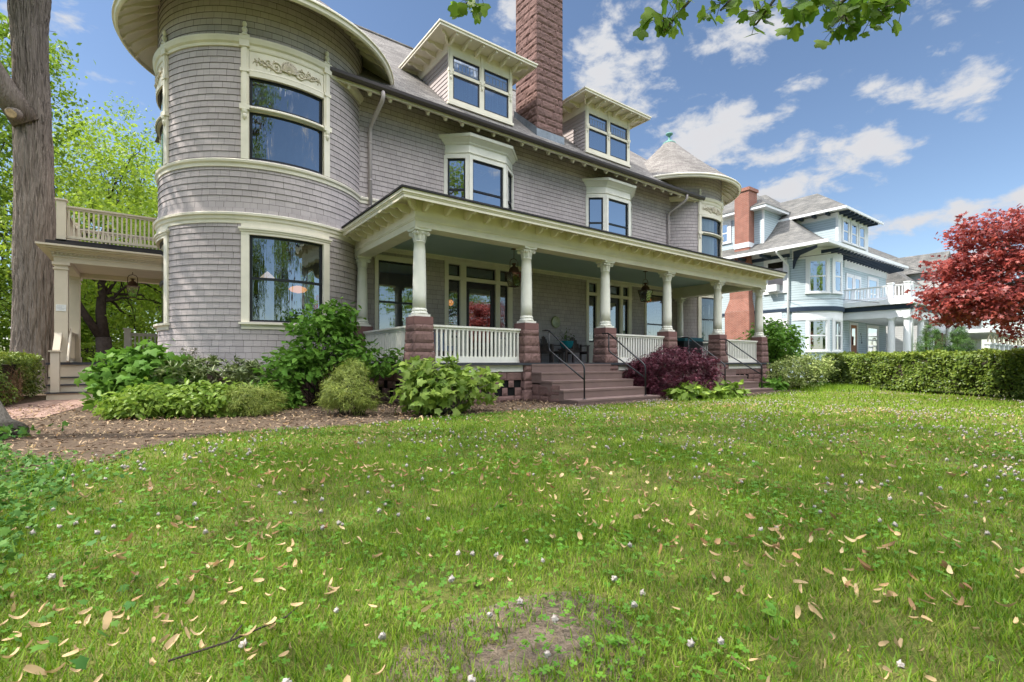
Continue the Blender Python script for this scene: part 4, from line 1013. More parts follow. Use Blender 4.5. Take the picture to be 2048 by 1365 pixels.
# ------------------------------------------------------------------ things on and round the porches
def lantern(loc, label, s=1.0, drop_=.30):
    """hanging gas-style lantern: ceiling cup, rod, hoop, copper hood, tapered cage with panes"""
    t = thing('hanging_lantern', loc, label, 'lantern', 'hanging porch lanterns'); b = MB()
    b.lathe([(.09 * s, -.015), (.09 * s, 0)], n=20); b.tube([(0, 0, -.01), (0, 0, -drop_)], .010, 8); local(b.build('rod', 'iron_rust'), t)
    z = -drop_; b = MB(); b.tube([(-.15 * s, 0, z - .38 * s), (-.15 * s, 0, z - .12 * s), (-.11 * s, 0, z - .04 * s), (0, 0, z), (.11 * s, 0, z - .04 * s), (.15 * s, 0, z - .12 * s), (.15 * s, 0, z - .38 * s)], .011, 8); local(b.build('hoop', 'iron_rust', smooth=True), t)
    zh = z - .14 * s; b = MB()
    b.lathe([(.0, zh), (.07 * s, zh - .01), (.075 * s, zh - .04 * s), (.04 * s, zh - .05 * s), (.045 * s, zh - .10 * s), (.10 * s, zh - .13 * s), (.15 * s, zh - .19 * s), (.165 * s, zh - .27 * s), (.17 * s, zh - .30 * s), (0, zh - .30 * s)], n=20); local(b.build('hood', 'iron_rust', smooth=True), t)
    z1 = zh - .30 * s; z0 = z1 - .42 * s; w1, w0 = .20 * s, .115 * s
    b = MB(); c1 = [(sx * w1, sy * w1, z1) for sx, sy in ((-1, -1), (1, -1), (1, 1), (-1, 1))]; c0 = [(sx * w0, sy * w0, z0) for sx, sy in ((-1, -1), (1, -1), (1, 1), (-1, 1))]
    for i in range(4): b.tube([c1[i], c0[i]], .011, 6); b.tube([c1[i], c1[(i + 1) % 4]], .014, 6); b.tube([c0[i], c0[(i + 1) % 4]], .012, 6)
    b.prism(c0, (0, 0, .01)); b.lathe([(.03, z0 + .01), (.025, z0 + .22 * s), (.0, z0 + .22 * s)], n=10); local(b.build('cage', 'iron_rust'), t)
    for i in range(4):
        b = MB(); b.quad(c0[i], c0[(i + 1) % 4], c1[(i + 1) % 4], c1[i]); local(b.build('pane', 'lamp_glass'), t)
    return t
lantern((9.07, 12.2, 4.5), 'copper hooded hanging lantern on the front porch beside the third column')
lantern((15.37, 12.2, 4.5), 'copper hooded hanging lantern over the middle of the front porch railing')
lantern((-.42, 20.0, 3.98), 'small lantern hanging under the side porch balcony', .85, .16)

def armchair(loc, rz_, label):
    """slatted wooden armchair with an arched back"""
    t = thing('wooden_armchair', loc, label, 'armchair', 'weathered armchairs on the porch', rz_)
    m = 'wood_weather'; b = MB()
    for i in range(6): b.box(-.28, .28, -.26 + i * .09, -.19 + i * .09, .40, .425)
    local(b.build('seat', m), t)
    b = MB()
    for i in range(7):
        x = -.24 + i * .08; h = .98 - .24 * (abs(i - 3) / 3) ** 2; b.prism([(x - .03, .26, .38), (x + .03, .26, .38), (x + .03, .36, h), (x - .03, .36, h)], (0, .02, 0))
    b.box(-.28, .28, .30, .33, .50, .56); local(b.build('backrest', m), t)
    for s in (-1, 1):
        b = MB(); b.box(s * .34 - .05, s * .34 + .05, -.30, .32, .62, .65); local(b.build('arm', m), t)
        for y, h in ((-.26, .62), (.28, .70)): b = MB(); b.box(s * .32 - .03, s * .32 + .03, y - .035, y + .035, .0, h); local(b.build('leg', m), t)
        b = MB(); b.box(s * .30 - .012, s * .30 + .012, -.24, .26, .32, .40); local(b.build('side_rail', m), t)
    return t
armchair((11.78, 13.55, .985), R(14), 'weathered wooden armchair left of the teal bowl, half behind the stone pier')
armchair((13.05, 13.55, .985), R(-14), 'weathered wooden armchair with arched back right of the teal bowl')
t = thing('side_table', (12.33, 13.35, .985), 'small square weathered wooden table between the two armchairs', 'side table'); b = MB(); b.box(-.24, .24, -.22, .22, .46, .50); b.box(-.21, .21, -.19, .19, .38, .46); local(b.build('tabletop', 'wood_weather'), t)
for sx in (-1, 1):
    for sy in (-1, 1): b = MB(); b.box(sx * .19 - .025, sx * .19 + .025, sy * .17 - .025, sy * .17 + .025, 0, .38); local(b.build('leg', 'wood_weather'), t)
b = MB(); b.lathe([(.0, 0), (.14, 0), (.20, .06), (.245, .17), (.26, .27), (.27, .29), (.25, .29), (.24, .26), (0, .24)], (0, 0, 0), 28); o = b.build('teal_bowl', 'teal_glaze', smooth=True); o.location = (12.33, 13.35, 1.487); tag(o, 'teal glazed planter bowl standing on the small wooden table', 'planter')
rng = np.random.default_rng(5); P = rng.normal(size=(90, 3)) * np.array([.16, .14, .12]) + np.array([12.30, 13.38, 1.93]); v, f = leaves(P, T_OVAL, .07, rng)
b = MB(); [b.tube([(12.33, 13.35, 1.72), tuple(P[i])], .004, 4) for i in range(0, 90, 5)]
t = thing('potted_plant', (12.33, 13.35, 1.73), 'sparse leafy plant growing in the teal bowl', 'plant'); np_obj('foliage', v, f, 'leaf_tulip', t); b.build('stem', 'bark_dark', t)
b = MB(); b.lathe([(0, .03), (.10, .03), (.17, .045), (.205, .05), (.225, .035), (.23, .02), (.0, .0)], n=32)
o = b.build('wall_plate', 'plate_enamel', smooth=True); o.location = (12.7, YW - .02, 2.56); o.rotation_euler = (PI / 2, 0, 0); tag(o, 'round green patterned plate hung on the porch wall', 'wall plate')
t = thing('storage_bin', (19.0, 12.9, .985), 'black storage bin with a rounded teal lid on the porch', 'bin'); b = MB(); b.prism([(-.62, -.36, 0), (.62, -.36, 0), (.70, -.40, .86), (.66, -.40, .93), (-.66, -.40, .93), (-.70, -.40, .86)], (0, .75, 0)); local(b.build('body', 'bin_black'), t)
b = MB(); b.prism([(-.70, -.42, .93), (.70, -.42, .93), (.68, -.42, 1.0), (.58, -.42, 1.08), (-.58, -.42, 1.08), (-.68, -.42, 1.0)], (0, .8, 0)); local(b.build('lid', 'teal_lid'), t)
t = thing('cushioned_bench', (6.6, 13.2, .985), 'blue patterned cushioned bench behind the first porch railing', 'bench')
for n, bx in (('seat', (-.8, .8, -.35, .35, .36, .50)), ('backrest', (-.8, .8, .25, .40, .50, .92))): b = MB(); b.box(*bx); local(b.build(n, 'blue_cushion'), t)
for sx in (-.72, .72):
    for sy in (-.3, .3): b = MB(); b.box(sx - .03, sx + .03, sy - .03, sy + .03, 0, .36); local(b.build('leg', 'bin_black'), t)
# pendant lamps seen through the left tower's lower window
def pendant(loc, h, col, label, prof):
    t = thing('pendant_lamp', loc, label, 'lamp'); b = MB(); b.tube([(0, 0, 0), (0, 0, -h)], .008, 6); b.lathe([(.06, -.02), (.05, 0)], n=14); local(b.build('cord', 'iron_rust'), t)
    b = MB(); b.lathe([(r, z - h) for r, z in prof], n=24); local(b.build('lamp_shade', col, smooth=True), t)
pendant((3.35, 14.6, 4.7), 1.62, 'lamp_orange', 'glowing orange disc lamp hanging inside the lower tower window', [(0, .05), (.06, .05), (.20, .0), (.24, -.05), (.19, -.11), (0, -.16)])
pendant((2.7, 15.3, 4.7), 1.20, 'lamp_white', 'glowing white cone lamp hanging inside the lower tower window', [(.02, .06), (.2, -.12), (.17, -.115), (.05, -.10), (.05, -.16), (0, -.18)])
pendant((19.35, 15.2, 4.72), .68, 'lamp_orange', 'amber globe lamp glowing inside the window behind the second lantern', [(0, .08), (.08, .06), (.14, .0), (.14, -.06), (.08, -.13), (0, -.15)])
pendant((8.62, 15.4, 4.6), 1.45, 'lamp_orange', 'amber lamp glowing inside the left sidelight of the nearer front door', [(0, .08), (.08, .06), (.12, .0), (.12, -.06), (.07, -.13), (0, -.15)])
# plaque on the side porch column (its small print cannot be read)
t = thing('plaque', (-1.95, SP - .142, 2.5), 'small white notice fixed to the square side porch column', 'plaque'); b = MB(); b.box(-.105, .105, -.012, 0, -.09, .09); local(b.build('panel', 'sign_white'), t)
b = MB()
for z, w, x0 in ((.055, .14, -.075), (.02, .09, -.085), (-.01, .17, -.085), (-.04, .10, -.05)):
    x = x0
    while x < x0 + w: l = .008 + .014 * random.random(); b.box(x, x + l, -.0135, -.012, z - .004, z + .004); x += l + .005
local(b.build('lettering', 'sign_grey'), t)

# ------------------------------------------------------------------ blue neighbour house
BX, BY = 34.3, 13.7
bh = thing('blue_house', (41, 19, 0), 'pale blue clapboard house with white trim, grey hipped roof and a rounded corner bay', 'house')
def bb(name, boxes, m, par=bh, uv=None):
    b = MB()
    for q in boxes: b.box(*q)
    return b.build(name, m, par, uvmode=uv)
BC, BR = (36.5, 15.43), 2.2
bb('wall', [(BX, 46.6, 15.4, 27, 0, 8.9), (36.6, 46.6, BY, 15.4, 0, 8.9)], 'blue_clap', uv='plane')
TB = cyl(BC, BR)
b = MB(); b.lathe([(BR, 0), (BR, 4.35)], (*BC, 0), 40, -200, -60); b.lathe([(BR, 4.6), (BR + .0, 8.9)], (*BC, 0), 40, -200, -60); b.lathe([(BR + .07, 4.6), (BR + .05, 4.75), (BR + .003, 5.1)], (*BC, 0), 40, -200, -60); b.build('round_bay', 'blue_clap', bh, uvmode='cyl', C=(BC[0], BC[1], BR))
def bsweep(name, prof, a0, a1, m): b = MB(); b.sweep(prof, frange(a0, a1, 36), TB); b.build(name, m, bh)
bsweep('belt', [(-.05, 4.33), (.10, 4.33), (.12, 4.62), (-.05, 4.62)], -185, -70, 'navy_paint'); bsweep('frieze_board', [(-.05, 3.75), (.03, 3.75), (.03, 4.33), (-.05, 4.33)], -175, -75, 'white_paint'); bsweep('frieze_board', [(-.05, 7.75), (.03, 7.75), (.03, 8.45), (-.05, 8.45)], -175, -75, 'white_paint')
bb('belt', [(BX - .06, BX, 15.4, 27, 4.4, 4.6)], 'navy_paint'); bb('frieze_board', [(BX - .04, BX, 15.4, 27, 8.05, 8.5), (38.4, 46.65, BY - .04, BY, 7.55, 8.45), (BX - .03, BX, 15.9, 17.6, 3.9, 4.4)], 'white_paint')
def bwin(T, a0, a1, z0, z1, k=1, seg=1, lo='curtain', up=None, cw=.2):
    f = .07 / k; c = cw / k; b = MB()
    b.box(a0 - c, a0, -.02, .06, z0, z1, T); b.box(a1, a1 + c, -.02, .06, z0, z1, T); b.box(a0 - c, a1 + c, -.02, .07, z1, z1 + .16, T, seg); b.box(a0 - c * 1.2, a1 + c * 1.2, -.02, .10, z0 - .10, z0, T, seg)
    w = b.build('window', 'white_paint', bh); zm = (z0 + z1) / 2; b = MB()
    b.box(a0, a0 + f, -.01, .035, z0, z1, T); b.box(a1 - f, a1, -.01, .035, z0, z1, T)
    for za, zb in ((z0, z0 + .08), (zm - .04, zm + .04), (z1 - .07, z1)): b.box(a0 + f, a1 - f, -.01, .04, za, zb, T, seg)
    b.build('sash', 'white_paint', w)
    for za, zb in ((z0 + .08, zm - .04), (zm + .04, z1 - .07)):
        b = MB()
        for j in range(seg): p, q = [a0 + f + (a1 - a0 - 2 * f) * (j + d) / seg for d in (0, 1)]; b.quad(T(p, .02, za), T(q, .02, za), T(q, .02, zb), T(p, .02, zb))
        b.build('pane', 'sky_glass', w)
    b = MB(); b.box(a0 + f, a1 - f, .002, .004, z0, z1, T, seg); b.build('window_interior', 'interior', w)
    if up: b = MB(); b.box(a0 + f, a1 - f, .006, .010, zm, z1, T, seg); b.build('curtain', up, w)
    return w
kb = BR * PI / 180
for z0, z1, u in ((5.55, 7.62, 'green_curtain'), (1.75, 3.72, None)):
    bwin(TB, -150, -123, z0, z1, kb, 5, up=u); bwin(TB, -107.5, -88, z0, z1, kb, 4)
TS = flat((BX, 0, 0), (0, -1), (-1, 0))
bwin(TS, -16.9, -15.75, 5.75, 7.85); bwin(TS, -16.9, -15.75, 1.8, 3.75); bwin(TS, -22.2, -21.2, 5.75, 7.85)
TF = flat((0, BY, 0), (1, 0), (0, -1))
w = bwin(TF, 38.9, 39.9, 5.2, 7.0); bwin(TF, 40.3, 41.2, 5.2, 7.0, cw=.12)
w = bwin(TF, 42.9, 44.6, 5.0, 7.2, up='curtain'); w = bwin(TF, 42.7, 44.7, 1.7, 3.6)
b = MB(); b.box(39.3, 39.5, -.02, .06, 1.4, 3.8, TF); b.box(40.6, 40.8, -.02, .06, 1.4, 3.8, TF); b.box(39.5, 40.6, -.02, .06, 3.62, 3.8, TF); dz = b.build('door_casing', 'white_paint', bh); b = MB(); b.box(39.5, 40.6, -.02, .02, 1.4, 3.62, TF); dr = b.build('door', 'door_wood', bh); b = MB(); b.quad(TF(39.75, .025, 2.2), TF(40.35, .025, 2.2), TF(40.35, .025, 3.4), TF(39.75, .025, 3.4)); b.build('pane', 'sky_glass', dr)
# house number by the door, running down the wall
b = MB(); SEGM = {'3': 'abgcd', '7': 'abc', '1': 'bc', '0': 'abcdef'}
for i, chh in enumerate('3710'):
    x, z = 41.35 + .07 * i, 2.95 - .20 * i
    for sgm in SEGM[chh]: q = {'a': (0, .10, .14, .16), 'g': (0, .10, .07, .09), 'd': (0, .10, 0, .02), 'b': (.08, .10, .08, .16), 'c': (.08, .10, 0, .08), 'e': (0, .02, 0, .08), 'f': (0, .02, .08, .16)}[sgm]; b.box(x + q[0], x + q[1], .0, .02, z + q[2], z + q[3], TF)
b.build('house_number', 'pipe_black', bh)
# hipped roof flared at the eaves
E0, E1, EY = 32.9, 47.6, 12.6; ze = 8.42; hw = (E1 - E0) / 2; xm = (E0 + E1) / 2
b = MB()
def hip(t): return ze + .84 * hw * (t - .16 * math.sin(PI * t) * (1 - t))
n = 10; yb2 = 30
for i in range(n):
    t0, t1 = i / n, (i + 1) / n; z0, z1 = hip(t0), hip(t1); d0, d1 = hw * t0, hw * t1
    b.quad((E0 + d0, EY + d0, z0), (E1 - d0, EY + d0, z0), (E1 - d1, EY + d1, z1), (E0 + d1, EY + d1, z1)); b.quad((E0 + d0, EY + d0, z0), (E0 + d1, EY + d1, z1), (E0 + d1, yb2, z1), (E0 + d0, yb2, z0)); b.quad((E1 - d0, EY + d0, z0), (E1 - d0, yb2, z0), (E1 - d1, yb2, z1), (E1 - d1, EY + d1, z1))
b.build('roof', 'roof_grey', bh, uvmode='plane')
b = MB()
for x0, x1, y0, y1 in ((E0 - .05, E1 + .05, EY - .05, EY + .06), (E0 - .05, E0 + .06, EY + .06, yb2), (E1 - .06, E1 + .05, EY + .06, yb2)): b.box(x0, x1, y0, y1, ze - .16, ze + .04)
b.quad((E0, EY, ze - .06), (E0, yb2, ze - .06), (BX, yb2, ze + .1), (BX, 15.4, ze + .1)); b.quad((E0, EY, ze - .06), (BX, 15.4, ze + .1), (36.5, BY, ze + .1), (E1, BY, ze + .1), (E1, EY, ze - .06))
b.build('eave', 'white_paint', bh)
for i in range(23):
    x = 35.0 + i * .55; b = MB(); b.prism([(x, 15.3 if x < 36.4 else BY, ze - .14), (x, EY + .1, ze - .18), (x, EY + .14, ze - .34), (x, EY + .6, ze - .36), (x, 15.3 if x < 36.4 else BY, ze - .44)], (.10, 0, 0)); b.build('rafter', 'navy_paint', bh)
for i in range(6): y = 16.6 + i * 1.5; b = MB(); b.prism([(BX, y, ze - .1), (E0 + .1, y, ze - .18), (E0 + .15, y, ze - .32), (BX, y, ze - .42)], (0, .18, 0)); b.build('rafter', 'navy_paint', bh)
b = MB(); b.prism([(BX, 15.2, ze - .1), (E0 + .1, 13.2, ze - .2), (E0 + .1, 13.2, ze - .38), (BX - .5, 14.5, ze - .5), (BX - .25, 14.85, ze - .8), (BX - .05, 15.1, ze - 1.25), (BX, 15.2, ze - 1.25)], (.16, .14, 0)); b.build('eave_bracket', 'navy_paint', bh)
bb('eave_beam', [(BX - .12, BX, 15.4, 27, ze - .42, ze - .2)], 'navy_paint')
# brick chimney on the side wall
ch = bb('chimney', [(BX - .75, BX, 17.75, 19.55, 0, 4.6), (BX - .55, BX, 17.9, 19.3, 4.6, 8.2), (BX - .42, BX + .7, 17.95, 19.0, 8.2, 13.1), (BX - .5, BX + .78, 17.87, 19.08, 13.1, 13.32)], 'red_brick', uv='plane'); bb('flashing', [(BX - .46, BX + .72, 17.93, 19.02, 9.1, 9.45)], 'white_paint', ch)
b = MB(); b.prism([(BX - .75, 17.75, 4.6), (BX - .75, 19.55, 4.6), (BX - .55, 19.3, 5.5), (BX - .55, 17.9, 5.5)], (.74, 0, 0)); b.build('shoulder', 'red_brick', ch, uvmode='plane')
# dormers
def bdormer(kind):
    if kind == 'side':
        x, y0, y1, z0, z1 = 34.6, 17.3, 23.5, 9.6, 11.7
        b = MB(); b.box(x, x + 4, y0, y1, z0 - .6, z1); d = b.build('dormer', 'blue_clap', bh, uvmode='plane'); b = MB(); b.box(x - .03, x + .12, y0 - .03, y0 + .1, z0 - .4, z1); b.box(x - .03, x + .1, y0 + .8, y1, z1 - .25, z1); b.box(x - .55, x + 4.2, y0 - .45, y1, z1, z1 + .22); b.build('dormer_trim', 'white_paint', d)
        b = MB(); b.quad((x - .6, y0 - .5, z1 + .2), (x - .6, y1, z1 + .2), (x + 5, y1, z1 + 3.2), (x + 3.5, y0 + 2.6, z1 + 2.6)); b.quad((x - .6, y0 - .5, z1 + .2), (x + 3.5, y0 + 2.6, z1 + 2.6), (x + 4, y0 - .5, z1 + .2)); b.build('dormer_roof', 'roof_grey', d, uvmode='plane')
        w = bwin(flat((x, 0, 0), (0, -1), (-1, 0)), -20.9, -19.9, 9.9, 11.3, cw=.25)
    else:
        x0, x1, yf, z0, z1 = 37.5, 42.8, BY + .05, 9.25, 11.15
        b = MB(); b.box(x0, x1, yf, 19, z0 - .5, z1); d = b.build('dormer', 'blue_clap', bh, uvmode='plane')
        b = MB(); b.box(x0 - .04, x0 + .5, yf - .06, yf + .1, z0 - .3, z1); b.box(x1 - .4, x1 + .04, yf - .06, yf + .1, z0 - .3, z1); b.box(x0 - .05, x0, yf + .1, 18, z1 - .32, z1); b.box(x0 + .5, x1 - .4, yf - .05, yf, z1 - .35, z1); b.box(x0 + .5, x1 - .4, yf - .05, yf, z0 - .3, z0 - .05); b.build('dormer_trim', 'white_paint', d)
        o = .8; za = z1 + .12; xc = (x0 + x1) / 2; zp = 13.6; yp = 16.06
        b = MB(); b.quad((x0 - o, yf - o, za), (x1 + o, yf - o, za), (xc, yp, zp)); b.quad((x0 - o, yf - o, za), (xc, yp, zp), (xc, 20, zp), (x0 - o, 20, za)); b.quad((x1 + o, yf - o, za), (x1 + o, 20, za), (xc, 20, zp), (xc, yp, zp)); b.build('dormer_roof', 'roof_grey', d, uvmode='plane')
        b = MB(); b.box(x0 - o, x1 + o, yf - o, yf - o + .08, za - .14, za + .02); b.box(x0 - o, x0 - o + .08, yf - o + .08, 19, za - .14, za + .02); b.quad((x0 - o, yf - o, za - .05), (x0 - o, 19, za - .05), (x1 + o, 19, za - .05), (x1 + o, yf - o, za - .05)); b.build('dormer_eave', 'white_paint', d)
        b = MB()
        for i in range(8): x = x0 + .1 + i * .72; b.box(x, x + .12, yf - o + .1, yf, za - .28, za - .06)
        for i in range(5): y = yf + .4 + i * .85; b.box(x0 - .55, x0, y, y + .14, za - .26, za - .06)
        r = b.build('rafters', 'navy_paint', d); r['kind'] = 'stuff'
        for i in range(3): bwin(TF, 38.25 + i * 1.45, 39.15 + i * 1.45, 9.3, 10.75, cw=.2)
bdormer('side'); bdormer('front')
b = MB(); b.box(44.0, 50.5, 20, 30, 0, 8); b.build('rear_wing', 'blue_clap', bh, uvmode='plane'); b = MB(); b.prism([(43.4, 18.5, 8.0), (51.6, 18.5, 8.0), (47.0, 18.5, 12.2)], (0, 12, 0)); b.build('rear_roof', 'roof_grey', bh, uvmode='plane')
# front porch with balcony
px0, px1, py0 = 38.0, 48.2, 9.95
bb('porch_floor', [(px0, px1, py0, BY, 1.25, 1.4)], 'white_paint'); bb('porch_ceiling', [(px0 + .1, px1 - .1, py0 + .1, BY, 3.85, 3.9)], 'white_paint'); bb('porch_beam', [(px0, px0 + .3, py0, BY, 3.85, 4.35), (px0 + .3, px1, py0, py0 + .3, 3.85, 4.35)], 'white_paint'); bb('porch_band', [(px0 - .06, px0, py0 - .06, BY, 4.35, 4.62), (px0, px1, py0 - .06, py0, 4.35, 4.62)], 'navy_paint'); bb('porch_eave', [(px0 - .3, px1 + .3, py0 - .3, BY, 4.66, 4.98)], 'white_paint')
for x, y in ((38.2, 10.95), (38.25, 10.15), (38.75, 10.15), (41.0, 10.15), (43.2, 10.15), (47.6, 10.15)):
    b = MB(); b.lathe([(.24, 1.4), (.24, 1.5), (.2, 1.55), (.195, 2.5), (.165, 3.68), (.2, 3.7), (.2, 3.74), (.26, 3.78), (.26, 3.85)], (x, y, 0), 20); b.build('column', 'white_paint', bh)
for T, a0, a1 in ((flat((px0 + .1, BY, 0), (0, -1), (-1, 0)), .1, 2.6), (flat((px0 + .1, BY, 0), (0, -1), (-1, 0)), 2.9, 3.45), (flat((0, py0 + .1, 0), (1, 0), (0, -1)), px0 + .5, px1 - .1)): railing('balcony_railing', T, a0, a1, 5.05, 5.92, .17, 'white_paint', bh, .03)
for x, y in ((px0 + .1, py0 + 1.0), (px0 + .15, py0 + .15), (px0 + .6, py0 + .12), (42.5, py0 + .12)): b = MB(); b.box(x - .13, x + .13, y - .13, y + .13, 4.98, 6.0); b.box(x - .17, x + .17, y - .17, y + .17, 6.0, 6.06); b.build('newel_post', 'white_paint', bh)
b = MB(); b.box(px0 + .75, 42.3, py0 + .16, py0 + .18, 5.1, 5.85); b.build('balcony_screen', 'white_paint', bh)
bb('porch_pier', [(44.6, 48.2, 10.6, 10.9, 0, 3.2)], 'dark_brick')
for P in ([(E0 - .02, 15.6, ze - .1), (E0 + .1, 15.6, ze - .3), (BX - .15, 15.45, ze - .95), (BX - .1, 15.45, ze - 1.2), (BX - .1, 15.45, .4)], [(px0 + .3, py0 - .2, 4.7), (px0 + .35, py0 - .15, 4.4), (px0 + .3, py0 - .02, 4.1), (px0 + .3, py0 - .02, 1.4)]): b = MB(); b.tube(P, .075, 10); b.build('downspout', 'white_paint', bh, smooth=True)
t = thing('air_conditioner', (BX, 16.45, 5.78), 'white window air conditioner in the side window of the blue house', 'air conditioner'); b = MB(); b.box(-.50, .02, -.42, .30, .0, .45); local(b.build('body', 'white_paint'), t); b = MB(); b.tube([(0, -.25, -.35), (-.42, -.25, -.02)], .02, 6); b.tube([(0, .15, -.35), (-.42, .15, -.02)], .02, 6); b.tube([(0, -.25, -.35), (0, -.25, .0)], .02, 6); local(b.build('bracket', 'white_paint'), t)
for k, (A, B_, lab) in enumerate((((34.2, 16.0, 7.9), (62, 6, 7.4), 'upper thin black cable sagging past the blue house bay'), ((34.2, 15.6, 5.1), (62, 6.4, 6.1), 'lower thin black cable sagging in front of the blue house balcony'))):
    b = MB(); A = Vector(A); B_ = Vector(B_); pts = [A + Vector((0, -.0, 0))] + [Vector((33.9 - .3, 12.3, A.z - .25)) + (B_ - Vector((33.6, 12.3, A.z - .25))) * (i / 20) - Vector((0, 0, .5 * math.sin(PI * i / 20))) for i in range(21)]
    b.tube(pts, .016, 5); tag(b.build('overhead_cable', 'wire'), lab, 'cable')
# ------------------------------------------------------------------ grey house beyond
gh = thing('grey_house', (63, 14, 0), 'far grey shingled house with white arched porch behind the red maple', 'house')
def gb(name, boxes, m, par=gh, uv=None): return bb(name, boxes, m, par, uv)
gb('wall', [(54.5, 74, 13, 26, 0, 6.2)], 'pale_grey_clap', uv='plane')
b = MB(); b.quad((53.6, 12, 6.1), (75, 12, 6.1), (75, 19.5, 13.2), (55.5, 19.5, 13.2)); b.quad((53.6, 12, 6.1), (55.5, 19.5, 13.2), (53.6, 27, 6.1)); b.quad((53.6, 27, 6.1), (55.5, 19.5, 13.2), (75, 19.5, 13.2), (75, 27, 6.1)); b.build('roof', 'roof_grey', gh, uvmode='plane')
gb('eave', [(53.5, 75, 11.9, 12.05, 5.9, 6.12), (53.5, 53.65, 12.05, 27, 5.9, 6.12)], 'white_paint')
b = MB(); b.box(57.5, 60.5, 12.9, 17, 6.3, 9.3); d = b.build('dormer', 'pale_grey_clap', gh, uvmode='plane'); b = MB(); b.prism([(57, 12.5, 9.2), (61, 12.5, 9.2), (59, 12.5, 11.2)], (0, 6, 0)); b.build('dormer_roof', 'roof_grey', d, uvmode='plane'); b = MB(); b.box(58.2, 58.9, 12.84, 12.9, 7.2, 8.8); b.box(59.1, 59.8, 12.84, 12.9, 7.2, 8.8); b.build('window', 'sky_glass', d); b = MB(); b.box(57.5, 60.5, 12.84, 12.88, 8.85, 9.2); b.box(57.5, 58.1, 12.84, 12.88, 6.8, 8.85); b.box(59.9, 60.5, 12.84, 12.88, 6.8, 8.85); b.build('dormer_trim', 'white_paint', d)
gb('porch_roof', [(56, 74, 9.2, 13, 3.5, 3.8)], 'white_paint'); gb('porch_floor', [(56, 74, 9.3, 13, .7, .9)], 'pale_grey_clap')
for i in range(9):
    x = 56.4 + i * 1.9; b = MB(); b.box(x - .16, x + .16, 9.4, 9.72, .9, 2.5); b.box(x - .24, x + .24, 9.32, 9.8, 2.5, 2.66); b.build('column', 'white_paint', gh)
    if i < 8: b = MB(); b.tube([(x + .24 + .71 - .71 * math.cos(a), 9.56, 2.6 + .75 * math.sin(a)) for a in frange(0, PI, 12)], .06, 6); b.build('arch', 'tan_paint', gh)
# ------------------------------------------------------------------ cars
def car(loc, rz_, body, label, suv):
    t = thing('parked_car', loc, label, 'car', None, rz_); h = 1.72 if suv else 1.42; L2, W2 = 2.3, .9
    pr = [(-L2, .35), (L2, .35), (L2, .75), (L2 - .15, .92), (1.15, 1.0), (.55, h), (-1.5 if suv else -.95, h), (-2.15 if suv else -1.6, 1.02), (-L2, .95)]
    b = MB(); n = len(pr); secs = [(-W2, .86), (-W2 + .08, 1), (W2 - .08, 1), (W2, .86)]; vs = []
    for y, s in secs: vs += [(x, y * (.86 if z > 1.1 else 1), .35 + (z - .35) * (s if z > .4 else 1)) for x, z in pr]
    fs = [(k * n + i, k * n + (i + 1) % n, (k + 1) * n + (i + 1) % n, (k + 1) * n + i) for k in range(3) for i in range(n)] + [tuple(range(n))[::-1], tuple(3 * n + i for i in range(n))]
    b.add(vs, fs); local(b.build('body', body), t)
    for s in (-1, 1):
        b = MB(); y = s * (W2 * .86 + .006); b.quad((.5, y, 1.0), (.3, y * .99, h - .12), (-1.35 if suv else -.85, y * .99, h - .12), (-1.9 if suv else -1.35, y, 1.0)); local(b.build('window', 'car_glass'), t)
        for x in (-1.4, 1.4):
            b = MB(); b.lathe([(.2, -.1), (.33, -.1), (.34, 0), (.33, .1), (.2, .1)], n=20); w = local(b.build('wheel', 'rubber'), t); w.location = (x, s * .82, .34); w.rotation_euler = (PI / 2, 0, 0)
            b = MB(); b.lathe([(0, .06 * -s), (.2, .085 * -s), (.21, .07 * -s)], n=16); local(b.build('rim', 'chrome'), w)
        b = MB(); b.box(L2 - .08, L2 + .01, s * .62 - .18, s * .62 + .18, .68, .84); local(b.build('headlight', 'chrome'), t)
    b = MB(); b.quad((1.13, -.72, 1.04), (1.13, .72, 1.04), (.60, .68, h - .06), (.60, -.68, h - .06)); local(b.build('windscreen', 'car_glass'), t)
car((-7.2, 28.5, -.05), R(8), 'car_green', 'dark green parked car half hidden by the big tree trunk', True)
car((29.6, 3.6, -.02), R(75), 'car_white', 'white parked car, only its roof showing over the long hedge', False)
